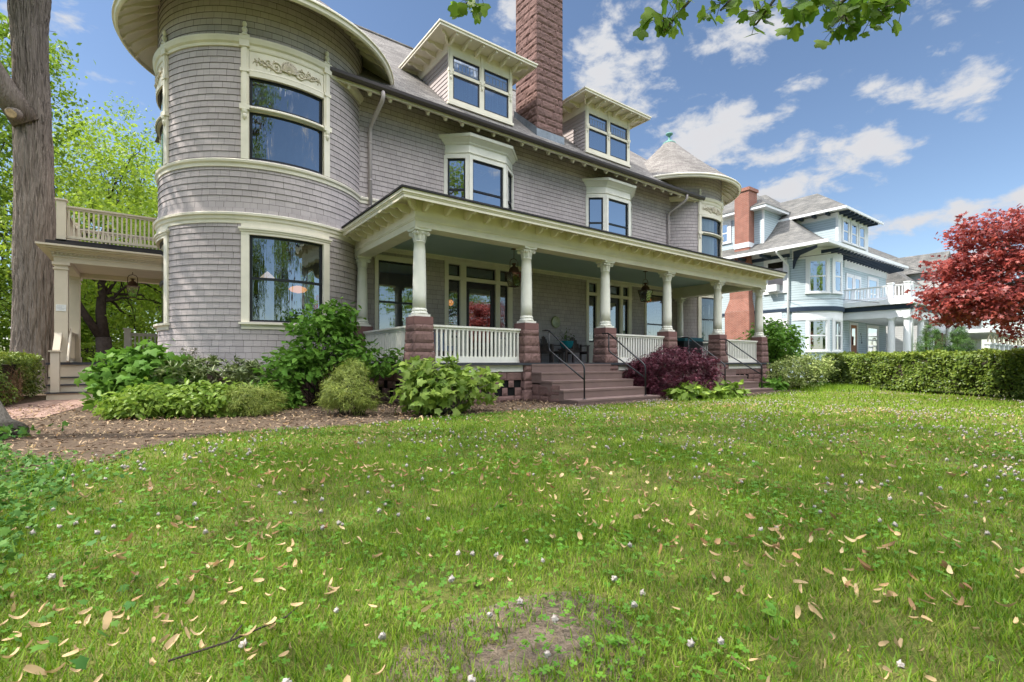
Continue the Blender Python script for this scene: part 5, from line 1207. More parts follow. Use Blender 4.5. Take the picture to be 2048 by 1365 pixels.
# ------------------------------------------------------------------ trees
def limb(b, p0, p1, r0, r1, rng, k=5, wob=.06, n=7):
    p0, p1 = np.array(p0, float), np.array(p1, float); l = np.linalg.norm(p1 - p0); pts = []
    for i in range(k + 1):
        t = i / k; q = p0 + (p1 - p0) * t + np.array([0, 0, .10 * l * math.sin(PI * t)]) * .6
        if 0 < i < k: q = q + rng.normal(size=3) * wob * l
        pts.append(q)
    b.tube(pts, [r0 + (r1 - r0) * i / k for i in range(k + 1)], n); return pts
def tree(name, base, h_trunk, r, crowns, tmpl, size, leaf, label, cat='tree', group=None, seed=1, bark='bark_dark', lean=(0, 0), up=.7, outw=.3, nlimb=26, trunk_pts=None, droop=.25, twigs=0, keep=None):
    """trunk with root flare and limbs reaching the leaf clumps; crowns: (centre, radii, clumps, leaves per clump, spread)"""
    rng = np.random.default_rng(seed); t = thing(name, base, label, cat, group); b = MB()
    top = np.array([base[0] + lean[0], base[1] + lean[1], h_trunk])
    if trunk_pts is None:
        k = 10; pts = []; rr = []
        for i in range(k + 1):
            s = i / k; q = np.array(base) * (1 - s) + top * s + (rng.normal(size=3) * r * .12 if 0 < i < k else 0); pts.append(q); rr.append(r * (1.0 - .45 * s + .55 * max(0, 1 - s * h_trunk / 1.2) ** 2))
        b.tube(pts, rr, 14)
    else: trunk_pts(b)
    parts = []; allc = []
    for (c, rad, nc, per, sp) in crowns:
        P, o, cs = clumps(rng, c, rad, nc, per, sp)
        if keep is not None: mk = keep(P); P, o = P[mk], o[mk]; cs = cs[keep(cs)]
        if len(P): parts.append(leaves(P, tmpl, size, rng, up, o, outw, droop)); allc.append(cs)
    if parts:
        allc = np.concatenate(allc)
        for q in allc[rng.permutation(len(allc))[:nlimb]]:
            s = .55 + .45 * rng.random(); st = np.array(base) * (1 - s) + top * s
            mid = st + (q - st) * .45 + np.array([0, 0, .08 * np.linalg.norm(q - st)])
            limb(b, st, mid, r * .32, r * .16, rng, 4, .05); limb(b, mid, q, r * .15, .012, rng, 5, .06, 5)
            for _ in range(2): limb(b, mid, q + rng.normal(size=3) * np.linalg.norm(q - st) * .08, r * .09, .008, rng, 4, .07, 4)
    b.build('trunk', bark, t, smooth=True)
    if parts: v, f = merge(parts); np_obj('crown', v, f, leaf, t)
    return t
# great trunk beside the side porch, its crown high above the picture
def big_trunk(b):
    rng = np.random.default_rng(31); bx, by = -3.14, 23.0; n = 220; zs = [0, .25, .5] + [.75 + .22 * i for i in range(64)] + [15 + i for i in range(8)]; vs = []; fs = []
    for i, z in enumerate(zs):
        rr = .595 + .30 * math.exp(-z / .55) - .012 * z + .05 * math.exp(-((z - 13.2) / 1.0) ** 2)
        cx_ = bx + .10 * math.sin(z * .22) - .012 * z; cy_ = by + .08 * math.sin(z * .3 + 1)
        for k in range(n):
            a = 2 * PI * k / n; fl = .10 * math.exp(-z / .8) * math.cos(5 * a + .6) + .035 * noise.noise(Vector((math.cos(a) * 2, math.sin(a) * 2, z * .5)))
            bump_ = .16 * math.exp(-((z - 13.4) / .8) ** 2) * max(0, math.cos(a + .6)) ** 2
            w_ = .35 * noise.noise(Vector((a * 3, z * 1.1, 5))); fis = -.055 * (1 - min(1, abs(noise.noise(Vector((math.cos(a + w_) * 9, math.sin(a + w_) * 9, z * .55)))) * 4.5)) + .025 * noise.noise(Vector((a * 16, z * 2.1, 9)))
            vs.append((cx_ + (rr + fl + bump_ + fis) * math.cos(a), cy_ + (rr + fl + bump_ + fis) * math.sin(a), z))
    for i in range(len(zs) - 1):
        for k in range(n): fs.append((i * n + k, i * n + (k + 1) % n, (i + 1) * n + (k + 1) % n, (i + 1) * n + k))
    b.add(vs, fs)
    L0 = [(-3.25, 22.8, 9.0), (-3.75, 22.5, 9.75), (-4.2, 22.2, 10.6), (-4.9, 21.7, 12.0), (-6.2, 20.9, 14.2), (-7.4, 20.2, 16.5)]
    b.tube(L0, [.44, .36, .33, .29, .24, .15], 18)
    for q in ((-6, 19, 20), (-8, 24, 19), (-9, 20, 20)): limb(b, (-3.3, 23, 15 + rng.random() * 5), q, .28, .06, rng)
bt = tree('great_tree', (-3.18, 23.0, 0), 20, .66, [((-6.3, 20.5, 18.6), (5.8, 6.0, 4.2), 250, 60, .65)], T_DIAM, .24, 'leaf_tulip', 'huge furrowed grey brown tree trunk beside the side porch', seed=31, bark='bark', trunk_pts=big_trunk, nlimb=0,
          keep=lambda P: (P[:, 2] > 13.2) & (P[:, 2] - 1 > .80 * (P[:, 0] * FX + P[:, 1] * FY)))
b = MB(); b.tube([(-3.42, 22.55, 9.1), (-3.53, 22.12, 8.95)], [.19, .17], 16); b.build('branch_stub', 'bark', bt, smooth=True); b = MB(); b.tube([(-3.53, 22.125, 8.95), (-3.533, 22.108, 8.946)], [.15, .13], 16); b.build('sawn_end', 'cut_wood', bt)
# tulip tree at the left edge of the lawn: trunk, high crown over the lawn, one long low branch
def tulip_trunk(b):
    rng = np.random.default_rng(8)
    b.tube([(-1.68, 9.3, -.05), (-1.78, 9.42, .12), (-1.92, 9.55, .5), (-2.15, 9.7, 1.5), (-2.5, 9.8, 4), (-2.5, 9.6, 8), (-2.0, 9.2, 12)], [.40, .30, .255, .235, .22, .18, .09], 20)
    for q in ((-6, 7, 10.5), (1.5, 6, 11), (-3, 13, 12), (-7, 11, 11.5), (0, 3.5, 10.5), (-4, 4, 10)): limb(b, (-2.45, 9.6, 7.2 + rng.random() * 2), q, .10, .03, rng)
tree('tulip_tree', (-1.7, 9.35, 0), 12, .22, [((-3.4, 7.4, 10.6), (6.0, 5.8, 2.6), 190, 46, .50)], T_DIAM, .20, 'leaf_tulip', 'grey tree trunk leaning out of the left edge of the lawn', seed=8, bark='bark_pale', trunk_pts=tulip_trunk, nlimb=30,
     keep=lambda P: (P[:, 2] > 7.6) & (P[:, 2] - 1 > .84 * (P[:, 0] * FX + P[:, 1] * FY)))
# a second tulip tree to the right of and behind the viewpoint; its low branches hang into view
def spray(b, pts_, rng, stem):
    out_ = []
    for (p, hd, sz) in pts_: out_.append((p, hd, sz))
    return out_
rng = np.random.default_rng(12); t = thing('overhanging_tree', (7.5, -4.5, 0), 'tulip tree branches with lobed green leaves hanging in from above the lawn', 'tree'); b = MB()
b.tube([(7.5, -4.5, -.05), (7.5, -4.5, .5), (7.45, -4.4, 2.5), (7.3, -4.2, 5), (7.2, -4.1, 9)], [.42, .30, .26, .24, .18], 16)
TW = [[(7.3, -4.2, 5.2), (6.8, -2.2, 5.6), (6.0, .2, 5.3), (5.55, 1.5, 4.75), (5.35, 1.95, 4.45)],
      [(6.0, .2, 5.3), (5.4, 1.4, 5.0), (4.85, 2.25, 4.55), (4.75, 2.45, 4.28)],
      [(6.4, -1, 5.55), (5.2, 1.5, 5.25), (4.3, 2.7, 4.65), (4.0, 2.95, 4.20)],
      [(5.2, 1.5, 5.25), (3.8, 3.0, 5.15), (2.8, 3.8, 4.85), (2.48, 4.05, 4.5)],
      [(5.55, 1.5, 4.95), (5.75, 1.6, 4.7), (5.6, 1.75, 4.40)],
      [(5.4, 1.4, 5.0), (5.1, 2.0, 4.72), (5.0, 2.15, 4.36)],
      [(4.85, 2.2, 4.75), (4.55, 2.5, 4.55), (4.42, 2.62, 4.38)]]
for i, p in enumerate(TW): b.tube(p, [(.07 if i == 0 else .028) * (1 - .8 * k / (len(p) - 1)) + .004 for k in range(len(p))], 6)
ends = [(5.40, 1.92, 4.24, 40, .17), (5.60, 1.72, 4.26, 44, .16), (5.0, 2.15, 4.27, 26, .13), (4.73, 2.42, 4.26, 18, .12), (4.42, 2.62, 4.33, 12, .10), (3.99, 2.95, 4.20, 20, .13), (2.46, 4.06, 4.33, 16, .11), (5.2, 2.05, 4.40, 14, .12), (5.8, 1.55, 4.42, 16, .12), (4.1, 2.85, 4.42, 8, .08), (2.56, 4.0, 4.48, 8, .08)]
Pl = np.concatenate([rng.normal(size=(n, 3)) * s * np.array([.8, .8, .55]) + np.array([x, y, z + .13]) for x, y, z, n, s in ends])
back = np.array([1.2, 1.6, 0]) / 2
v1 = leaves(Pl, T_TULIP, .138, rng, .05, np.tile(np.array([-FX, -FY, .35]), (len(Pl), 1)), 1.0, 1.2, .3)
for p in Pl[::1]:
    e = min(ends, key=lambda q: (q[0] - p[0]) ** 2 + (q[1] - p[1]) ** 2 + (q[2] - p[2]) ** 2); b.tube([(e[0], e[1], e[2] + .12), tuple((np.array(e[:3]) + p) / 2 + np.array([0, 0, .06])), tuple(p)], .0028, 4)
P2, o2, c2 = clumps(rng, (6.2, -3.4, 8.6), (5.0, 4.2, 2.6), 150, 40, .5); mk = (P2[:, 2] > 6.4) & (P2[:, 2] - 1 > .9 * (P2[:, 0] * FX + P2[:, 1] * FY)); v2 = leaves(P2[mk], T_DIAM, .2, rng, .6, o2[mk], .2)
for q in c2[::8]: limb(b, (7.2, -4.1, 7), q, .06, .02, rng, 4, .05, 5)
b.build('trunk', 'bark_pale', t, smooth=True); np_obj('leaves', *v1, 'leaf_spring', t); np_obj('crown', *v2, 'leaf_tulip', t)
# trees behind the side porch
tree('maple_tree', (-3.4, 42, 0), 9, .3, [((-3.2, 41, 9.0), (6.8, 6, 7.2), 330, 75, .62), ((-1.0, 39, 3.4), (5, 4, 2.8), 120, 70, .55), ((-6.5, 40, 3.6), (4, 4, 3.0), 90, 70, .55)], T_DIAM, .26, 'leaf_bright', 'bright yellow green maple behind the side porch balcony', group='trees behind the side porch', seed=3, nlimb=60)
tree('shade_tree', (-11.5, 40, 0), 16, .4, [((-10.8, 38, 11), (5.2, 5, 8.6), 240, 70, .66), ((-5.6, 33.5, 16.2), (2.6, 2.2, 1.5), 30, 55, .42), ((-5.9, 33.5, 13.0), (3.0, 2.4, 2.2), 42, 55, .42), ((-9, 36, 3), (4.5, 4, 2.8), 90, 70, .55)], T_DIAM, .25, 'leaf_mid', 'tall green tree left of the great trunk', group='trees behind the side porch', seed=4, nlimb=60)
tree('airy_tree', (-.6, 58, 0), 14, .35, [((-.2, 57, 14.5), (7.0, 5, 10.0), 170, 60, .7), ((1.5, 54, 6), (5, 4, 5), 80, 60, .6)], T_DIAM, .26, 'leaf_mid', 'loose open tree against the tower, sky showing through', group='trees behind the side porch', seed=5, nlimb=60)
def vtrunk(b):
    rng = np.random.default_rng(6); b.tube([(-1.62, 30.5, -.05), (-1.65, 30.5, .5), (-1.75, 30.5, 2.2)], [.46, .34, .30], 14)
    b.tube([(-1.72, 30.5, 1.9), (-1.85, 30.5, 3.4), (-1.75, 30.6, 5.2), (-1.5, 30.6, 7.5)], [.26, .2, .17, .10], 12); b.tube([(-1.75, 30.5, 2.0), (-2.5, 30.3, 3.4), (-3.1, 30.2, 4.8), (-3.5, 30, 6.6)], [.2, .15, .12, .07], 10)
tree('forked_tree', (-1.65, 30.5, 0), 7, .25, [((-1.6, 31, 6.6), (4.2, 3.2, 2.6), 110, 60, .5), ((1.2, 32, 3.6), (2.6, 2.4, 2.2), 60, 60, .45)], T_DIAM, .22, 'leaf_bright', 'small forked tree seen under the side porch roof', group='trees behind the side porch', seed=6, bark='bark_dark', trunk_pts=vtrunk, nlimb=20)
tree('street_tree', (-9, -13, 0), 8, .35, [((-9, -13, 9.5), (5.5, 5, 6), 160, 60, .6)], T_DIAM, .3, 'leaf_tulip', 'street tree mirrored in the left windows', group='street trees mirrored in the windows', seed=21)
tree('street_tree', (4, -17, 0), 8, .35, [((4, -17, 8.5), (5, 5, 5.5), 150, 60, .6)], T_DIAM, .3, 'leaf_tulip', 'street tree mirrored in the porch windows', group='street trees mirrored in the windows', seed=22)
tree('street_tree', (24, -16, 0), 8, .35, [((24, -16, 8.5), (6, 5, 6), 150, 60, .6)], T_DIAM, .3, 'leaf_mid', 'street tree mirrored in the right tower windows', group='street trees mirrored in the windows', seed=23)
# red maple at the right edge
def maple_trunk(b):
    rng = np.random.default_rng(9); b.tube([(17.9, 1.75, -.05), (17.85, 1.75, .2), (17.55, 1.9, .7), (17.42, 2.0, 1.15), (17.6, 1.9, 1.7), (17.7, 1.8, 2.6), (17.7, 1.8, 3.6)], [.16, .12, .085, .08, .075, .06, .03], 12)
tree('red_maple', (17.9, 1.75, 0), 3.2, .09, [((18.7, 1.2, 3.4), (2.6, 2.6, 1.9), 200, 32, .21), ((18.6, 1.2, 2.0), (1.9, 1.9, .55), 80, 32, .17), ((16.9, 3.1, 2.75), (1.15, 1.15, .4), 70, 36, .14), ((17.2, 2.7, 4.3), (1.2, 1.2, .4), 65, 36, .14), ((16.8, 3.0, 2.35), (1.1, 1.1, .35), 70, 36, .13), ((17.0, 3.0, 3.4), (1.1, 1.1, .35), 60, 36, .13)], T_MAPLE, .10, 'leaf_red', 'crimson leaved maple tree at the right in front of the hedge', seed=9, bark='bark_pale', trunk_pts=maple_trunk, nlimb=70, up=1.0, outw=.25, droop=.3)
# ------------------------------------------------------------------ shrubs
def shrub(name, base, crowns, tmpl, size, leaf, label, cat='shrub', group=None, seed=1, up=.8, outw=.6, stems=14, droop=.3, core=None, shell=.5, sr=.012, heading=0, bark='bark_dark', rosette=0, bottom=-.75):
    rng = np.random.default_rng(seed); t = thing(name, base, label, cat, group); parts = []; b = MB(); B0 = np.array(base)
    for (c, rad, nc, per, sp) in crowns:
        P, o, cs = clumps(rng, c, rad, nc, per, sp, shell, .7, bottom); mk = P[:, 2] > .03; P, o = P[mk], o[mk]
        if rosette:                                        # whorls: leaves radiate from each shoot tip
            Q = np.repeat(cs, rosette, axis=0); hd = rand_dirs(len(Q), rng); hd[:, 2] = .25 + .3 * hd[:, 2]
            parts.append(leaves(Q, tmpl, size, rng, 1.1, None, 0, -.25, .25, hd, 1.5))
        else: parts.append(leaves(P, tmpl, size, rng, up, o, outw, droop, .35, o, heading))
        for q in cs[rng.permutation(len(cs))[:stems]]: limb(b, B0 + rng.normal(size=3) * np.array([.12, .12, 0]), q, sr, sr * .3, rng, 4, .05, 5)
    b.build('stems', bark, t, smooth=True); v, f = merge(parts); np_obj('foliage', v, f, leaf, t); return t
shrub('hydrangea_shrub', (-.15, 13.4, 0), [((.0, 13.4, .62), (.86, .9, .68), 120, 15, .15)], T_OAKL, .20, 'leaf_hydrangea', 'broad bush with large lobed leaves beside the side steps', seed=41, outw=.5, heading=.5)
shrub('rhododendron', (1.15, 13.0, 0), [((1.15, 12.8, .62), (1.2, .75, .46), 300, 8, .05), ((2.2, 12.55, .60), (.75, .6, .44), 150, 8, .05)], T_LONG, .16, 'leaf_rhodo', 'low dark rhododendron with whorled leaves under the tower window', seed=42, rosette=9, shell=.75)
shrub('low_spirea', (.05, 11.3, 0), [((.05, 11.3, .2), (.72, .62, .34), 130, 22, .07)], T_OVAL, .115, 'leaf_lime', 'left one of two lime green leafy mounds along the mulch bed', 'shrub', 'lime green leafy mounds by the mulch', 43, .75, .7, shell=.6, heading=.6, droop=.7)
shrub('low_spirea', (.95, 10.95, 0), [((.95, 10.95, .22), (.78, .62, .36), 140, 22, .07)], T_OVAL, .115, 'leaf_lime', 'right one of two lime green leafy mounds, touching the dwarf conifer', 'shrub', 'lime green leafy mounds by the mulch', 44, .75, .7, shell=.6, heading=.6, droop=.7)
shrub('leafy_mound', (2.15, 11.4, 0), [((2.15, 11.5, .25), (.55, .5, .32), 80, 20, .07)], T_OVAL, .11, 'leaf_hydrangea', 'small leafy green mound between the dwarf conifer and the tall bush', seed=45, heading=.6, droop=.6)
shrub('dwarf_conifer', (1.62, 10.5, 0), [((1.62, 10.5, .24), (.52, .46, .36), 150, 60, .055)], T_NEED, .09, 'leaf_conifer', 'low feathery olive green conifer in front of the lime mounds', 'conifer', None, 46, .5, 1.0, shell=.55, heading=1.1)
shrub('round_conifer', (3.08, 9.35, 0), [((3.08, 9.35, .42), (.50, .48, .42), 190, 60, .055), ((3.18, 9.5, .82), (.26, .26, .22), 60, 55, .045)], T_NEED, .085, 'leaf_conifer', 'rounded yellow green conifer next to the porch corner', 'conifer', None, 47, .6, 1.0, shell=.65, heading=1.1)
shrub('tall_bush', (3.25, 11.9, 0), [((3.35, 12.0, 1.4), (.82, .8, .78), 125, 13, .13), ((2.55, 11.7, .85), (.6, .5, .42), 50, 13, .11), ((4.2, 11.2, 1.0), (.7, .45, .36), 50, 13, .11), ((3.5, 11.9, 2.05), (.5, .45, .36), 40, 12, .12)], T_OVAL, .16, 'leaf_hydrangea', 'tall green bush with pointed leaves covering the tower window corner', seed=48, outw=.45, heading=.5, droop=.5, stems=20)
shrub('oakleaf_bush', (4.6, 8.55, 0), [((4.55, 8.5, .42), (.88, .6, .42), 66, 10, .11), ((5.35, 8.45, .55), (.45, .4, .35), 15, 8, .09), ((4.4, 8.5, .88), (.6, .4, .28), 20, 7, .08)], T_OAKL, .17, 'leaf_oak', 'yellow green lobed leaf bush in front of the porch corner pier', seed=49, outw=.4, heading=.6, droop=.5, stems=18, bark='bark_pale')
shrub('weeping_maple', (12.5, 8.9, 0), [((12.5, 8.9, .58), (1.40, 1.15, .82), 420, 22, .10)], T_JAP, .12, 'leaf_purple', 'mounded purple weeping maple between the two stone stairs', seed=50, outw=.5, heading=.9, droop=1.5, shell=.7, bottom=-.5)
for i, (x, y, lab) in enumerate(((11.75, 7.95, 'leftmost hosta under the purple maple'), (12.55, 7.8, 'middle hosta under the purple maple'), (13.5, 7.75, 'hosta under the right edge of the purple maple'), (18.2, 8.75, 'blue green hosta at the foot of the right stair'))):
    shrub('hosta', (x, y, 0), [((x, y, .12), (.52, .36, .24), 70, 3, .06)], T_OVAL, .24, 'leaf_hydrangea' if i == 3 else 'leaf_lime', 'broad leaved ' + lab, 'plant', 'hostas along the stairs', 60 + i, .7, .7, 4, .5, shell=.5, heading=1.3)
shrub('dark_hydrangea', (21.9, 10.6, 0), [((21.9, 10.6, 1.75), (1.15, 1.1, 1.05), 240, 16, .14)], T_OVAL, .17, 'leaf_hydrangea', 'tall dark leafy bush behind the last porch pier', seed=51, outw=.5, heading=.4, stems=26, sr=.03)
shrub('variegated_bush', (19.5, 8.5, 0), [((19.4, 8.45, .62), (1.0, .95, .64), 260, 20, .09), ((20.2, 8.2, .9), (.6, .6, .5), 90, 20, .09)], T_DIAM, .085, 'leaf_varieg', 'cream and green variegated bush at the left end of the long hedge', seed=52, outw=.5)
shrub('arborvitae', (34.5, 8.1, 0), [((34.5, 8.1, .8), (.95, .95, 1.0), 160, 40, .09), ((34.5, 8.1, 1.8), (.62, .62, .8), 110, 40, .08), ((34.5, 8.1, 2.6), (.3, .3, .55), 60, 40, .06)], T_NEED, .15, 'leaf_arbor', 'bright cone shaped evergreen in front of the blue house porch', 'conifer', 'evergreens beyond the hedge', 53, .5, 1.0, shell=.7, heading=.8)
shrub('arborvitae', (35.6, 7.2, 0), [((35.6, 7.2, .8), (.95, .95, 1.0), 160, 40, .09), ((35.6, 7.2, 1.8), (.62, .62, .8), 110, 40, .08), ((35.6, 7.2, 2.5), (.3, .3, .5), 60, 40, .06)], T_NEED, .15, 'leaf_arbor', 'cone shaped evergreen half behind the red maple leaves', 'conifer', 'evergreens beyond the hedge', 54, .5, 1.0, shell=.7, heading=.8)
shrub('pale_bush', (27.5, 2.6, 0), [((27.5, 2.6, 1.1), (.9, .9, .9), 110, 20, .12)], T_DIAM, .12, 'leaf_varieg', 'pale green bush beyond the hedge at the right edge', seed=55)
shrub('white_flower_plant', (.9, 13.8, 0), [((.75, 13.6, 1.18), (.22, .2, .14), 14, 8, .05)], T_DIAM, .07, 'clover_white', 'small white flower cluster on the bush by the tower', 'flower', None, 56, stems=4)
def hedge(name, line, width, h, label, leaf, seed, dens, size, tip=None, gaps=None):
    """clipped hedge along a ground line: leaves over face, top and ends, twiggy core"""
    rng = np.random.default_rng(seed); t = thing(name, (line[0][0], line[0][1], 0), label, 'hedge'); parts = []; tips = []; b = MB(); sg0 = 1 if width > 0 else -1; width = abs(width)
    for (A, B_) in zip(line[:-1], line[1:]):
        A, B_ = np.array(A, float), np.array(B_, float); l = np.linalg.norm(B_ - A); d = (B_ - A) / l; nrm = np.array([d[1], -d[0]]) * sg0
        n = int(l * h * dens)
        for side in (0, 1):
            s = rng.random(n) * l; z = .08 + rng.random(n) ** .85 * (h - .08); w = width * side
            bul = .09 * np.sin(s * 1.3 - z * 2 + 1) + .07 * np.sin(s * 2.1 + z * 3) + .05 * np.sin(s * 5.3 - z * 4.1) + .04 * np.sin(s * 11 + z * 9); dep = rng.random(n) ** 2 * .22
            off = (bul - dep) * (1 if side else -1) + w
            P = np.stack([A[0] + d[0] * s + nrm[0] * off, A[1] + d[1] * s + nrm[1] * off, z], 1); o = np.tile(np.array([nrm[0], nrm[1], .25]) * (1 if side else -1), (n, 1)); o[:, 2] = .3
            if gaps: mk = gaps(P); P, o = P[mk], o[mk]
            parts.append(leaves(P, T_DIAM, size, rng, .3, o, 1.0, .1, .4, o, .6))
        n = int(l * width * dens); s = rng.random(n) * l; w = rng.random(n) * width; z = h + .05 * np.sin(s * 3.1) + .04 * np.sin(s * 7.7 + w * 5) + rng.normal(size=n) * .03
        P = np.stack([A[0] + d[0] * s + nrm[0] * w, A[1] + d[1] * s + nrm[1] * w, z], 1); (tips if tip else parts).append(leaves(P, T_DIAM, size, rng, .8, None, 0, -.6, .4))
        for e, sg in ((0, -1), (l, 1)):
            n = int(width * h * dens); P = np.stack([A[0] + d[0] * e + nrm[0] * (w0 := rng.random(n) * width) + d[0] * (rng.random(n) - .7) * .15 * sg, A[1] + d[1] * e + nrm[1] * w0 + d[1] * (rng.random(n) - .7) * .15 * sg, rng.random(n) * h], 1); parts.append(leaves(P, T_DIAM, size, rng, .4, None, 0))
        k = int(l * 5)
        for i in range(k):
            s = l * (i + rng.random()) / k; w = width * (.25 + .5 * rng.random()); p = np.array([A[0] + d[0] * s + nrm[0] * w, A[1] + d[1] * s + nrm[1] * w, 0])
            for _ in range(3): limb(b, p, p + np.array([rng.normal() * .22, rng.normal() * .22, h * (.6 + .35 * rng.random())]), .02, .005, rng, 4, .05, 4)
        q = [A + nrm * .16, B_ + nrm * .16, B_ + nrm * (width - .16), A + nrm * (width - .16)]; b.prism([(x, y, .22) for x, y in q], (0, 0, h - .40))
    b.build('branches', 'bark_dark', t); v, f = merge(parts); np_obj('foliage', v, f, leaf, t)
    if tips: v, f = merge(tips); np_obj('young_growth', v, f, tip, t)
    return t
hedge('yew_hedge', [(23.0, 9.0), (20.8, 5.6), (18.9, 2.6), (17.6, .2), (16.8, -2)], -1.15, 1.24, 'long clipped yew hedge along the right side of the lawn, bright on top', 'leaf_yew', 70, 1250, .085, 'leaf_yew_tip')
hedge('side_hedge', [(-2.62, 15.2), (-2.62, 20.5)], -1.9, 1.12, 'clipped hedge left of the side steps with a dead brown patch', 'leaf_yew', 71, 900, .075, 'leaf_yew_tip', gaps=lambda P: ~((np.abs(P[:, 1] - 16.6) < .75) & (P[:, 0] > -2.85) & (P[:, 2] < .98)))
hedge('garden_hedge', [(-4.5, 33), (.5, 33)], -1.2, 1.9, 'low sunlit hedge seen under the side porch', 'leaf_bright', 72, 420, .10)
rng = np.random.default_rng(73); b = MB()
for i in range(90): p = np.array([-2.66 + rng.normal() * .05, 16.6 + rng.normal() * .25, .05]); limb(b, p, p + np.array([.10 * rng.normal(), rng.normal() * .35, .35 + .55 * rng.random()]), .008, .002, rng, 3, .09, 4)
tag(b.build('dead_twigs', 'dead_twig'), 'tangle of dead brown twigs in the side hedge', 'twigs')
# ------------------------------------------------------------------ lawn, clover, litter (denser near the viewer's ground, nothing laid out by picture)
TURF = [(-.85, -3), (-.85, 6.2)] + LAWN[5:]
def inpoly(P, poly):
    x, y = P[:, 0], P[:, 1]; c = np.zeros(len(P), bool); n = len(poly)
    for i in range(n):
        x0, y0 = poly[i]; x1, y1 = poly[(i + 1) % n]; k = ((y0 > y) != (y1 > y)); xi = (x1 - x0) * (y - y0) / ((y1 - y0) if y1 != y0 else 1e-9) + x0; c ^= k & (x < xi)
    return c
def scatter(n, r0, r1, rng, poly=TURF, a0=-14, a1=121):
    """points over the sector of lawn in front of the house, between two distances"""
    r = np.sqrt(rng.random(n) * (r1 * r1 - r0 * r0) + r0 * r0); a = np.radians(a0 + (a1 - a0) * rng.random(n)); P = np.stack([r * np.cos(a), r * np.sin(a), np.zeros(n)], 1)
    return P[inpoly(P, poly)] if poly else P
def nz2(P, s, off=0): return np.array([noise.noise(Vector((x * s + off, y * s, off))) for x, y in P[:, :2]])
def fbm(P, s, off=0):
    x, y = P[:, 0] * s + off, P[:, 1] * s + off * 1.7; v = 0
    for k, (a, b_, c, d) in enumerate(((1.0, .37, .2, 1.0), (-.6, 1.3, 2.1, .7), (1.9, -1.1, 4.0, .5), (2.7, 2.3, 1.0, .35), (-3.9, 1.7, 5.0, .25))): v = v + d * np.sin(a * x + b_ * y + c + 1.3 * np.sin(.7 * b_ * x - a * y))
    return v / 2.2
rng = np.random.default_rng(80); gv = []; 
T_BL2 = tri_t([(-.5, 0, 0), (.5, 0, 0), (.38, .55, .10), (-.38, .55, .10), (0, 1, .34)], [(0, 1, 2), (0, 2, 3), (3, 2, 4)]); T_BL1 = tri_t([(-.5, 0, 0), (.5, 0, 0), (0, 1, .2)], [(0, 1, 2)])
def blades(P, tmpl, h, w, rng, sv=.5, flop=.55):
    n = len(P); tv, tf = tmpl; a = rng.random(n) * 2 * PI; x = np.stack([np.cos(a), np.sin(a), 0 * a], 1); f = np.stack([-np.sin(a), np.cos(a), 0 * a], 1); L_ = np.abs(rng.normal(size=n)) * flop
    up_ = np.stack([f[:, 0] * L_, f[:, 1] * L_, np.ones(n)], 1); up_ /= np.linalg.norm(up_, axis=1, keepdims=True); hh = h * (1 + sv * (rng.random(n) * 2 - 1)); ww = w * (1 + .4 * (rng.random(n) * 2 - 1))
    V = x[:, None] * (tv[None, :, 0:1] * ww[:, None, None]) + up_[:, None] * (tv[None, :, 1:2] * hh[:, None, None]) + f[:, None] * (tv[None, :, 2:3] * hh[:, None, None]) + P[:, None]
    return V.reshape(-1, 3), (tf[None] + (np.arange(n) * len(tv))[:, None, None]).reshape(-1, 3)
def bare(P): return np.hypot((P[:, 0] - 1.08) / .25, (P[:, 1] - 1.36) / .19) < (.75 + .5 * fbm(P, 11))
gd = []
for (r0, r1, n, tm, h, w) in ((1.1, 3.2, 125000, T_BL2, .038, .0040), (3.2, 6.2, 190000, T_BL1, .040, .0060), (6.2, 11, 150000, T_BL1, .043, .011), (11, 19, 120000, T_BL1, .048, .021), (19, 34, 60000, T_BL1, .06, .04)):
    P = scatter(n, r0, r1, rng); thin = fbm(P, 2.3) ; keep_ = rng.random(len(P)) < np.clip(.82 + .55 * thin, .12, 1); P = P[keep_]; bm = bare(P); P = P[~bm | (rng.random(len(P)) < .06)]
    dry = rng.random(len(P)) < np.clip(.15 - .34 * fbm(P, 1.7, 5), .04, .6); hs = h * (1 + .35 * fbm(P, 3.1, 9))
    gv.append(blades(P[~dry], tm, h, w, rng)); gd.append(blades(P[dry], tm, h * .8, w * .9, rng, .5, 1.3))
tag(np_obj('grass', *merge(gv), 'grass'), kind='stuff'); tag(np_obj('dry_grass', *merge(gd), 'grass_dry'), kind='stuff')
# clover leaves and broad weeds between the blades
cv = []
T_CLO = tri_t([(0, 0, 0)] + [(math.sin(R(a)) * r, math.cos(R(a)) * r, .12) for a, r in ((-42, .75), (-25, 1), (0, .88), (25, 1), (42, .75), (60, .2), (78, .75), (95, 1), (120, .88), (145, 1), (162, .75), (180, .2), (198, .75), (215, 1), (240, .88), (265, 1), (282, .75), (300, .2))], [(0, i, i + 1) for i in range(1, 18)])
for (r0, r1, n, sz) in ((1.1, 4.5, 15000, .013), (4.5, 10, 20000, .018)):
    P = scatter(n, r0, r1, rng); P = P[fbm(P, 1.9, 3) + .5 * rng.normal(size=len(P)) > .12]; P[:, 2] = .018 + .022 * rng.random(len(P)); cv.append(leaves(P, T_CLO, sz, rng, 2.2, None, 0, 0, .4))
P = scatter(46, 1.3, 7, rng)
for p in P: m = 7; cv.append(leaves(np.tile(p + np.array([0, 0, .02]), (m, 1)), T_OVAL, .03 + .03 * rng.random(), rng, 1.8, None, 0, -.25, .3))
tag(np_obj('clover_leaves', *merge(cv), 'clover_leaf'), kind='stuff')
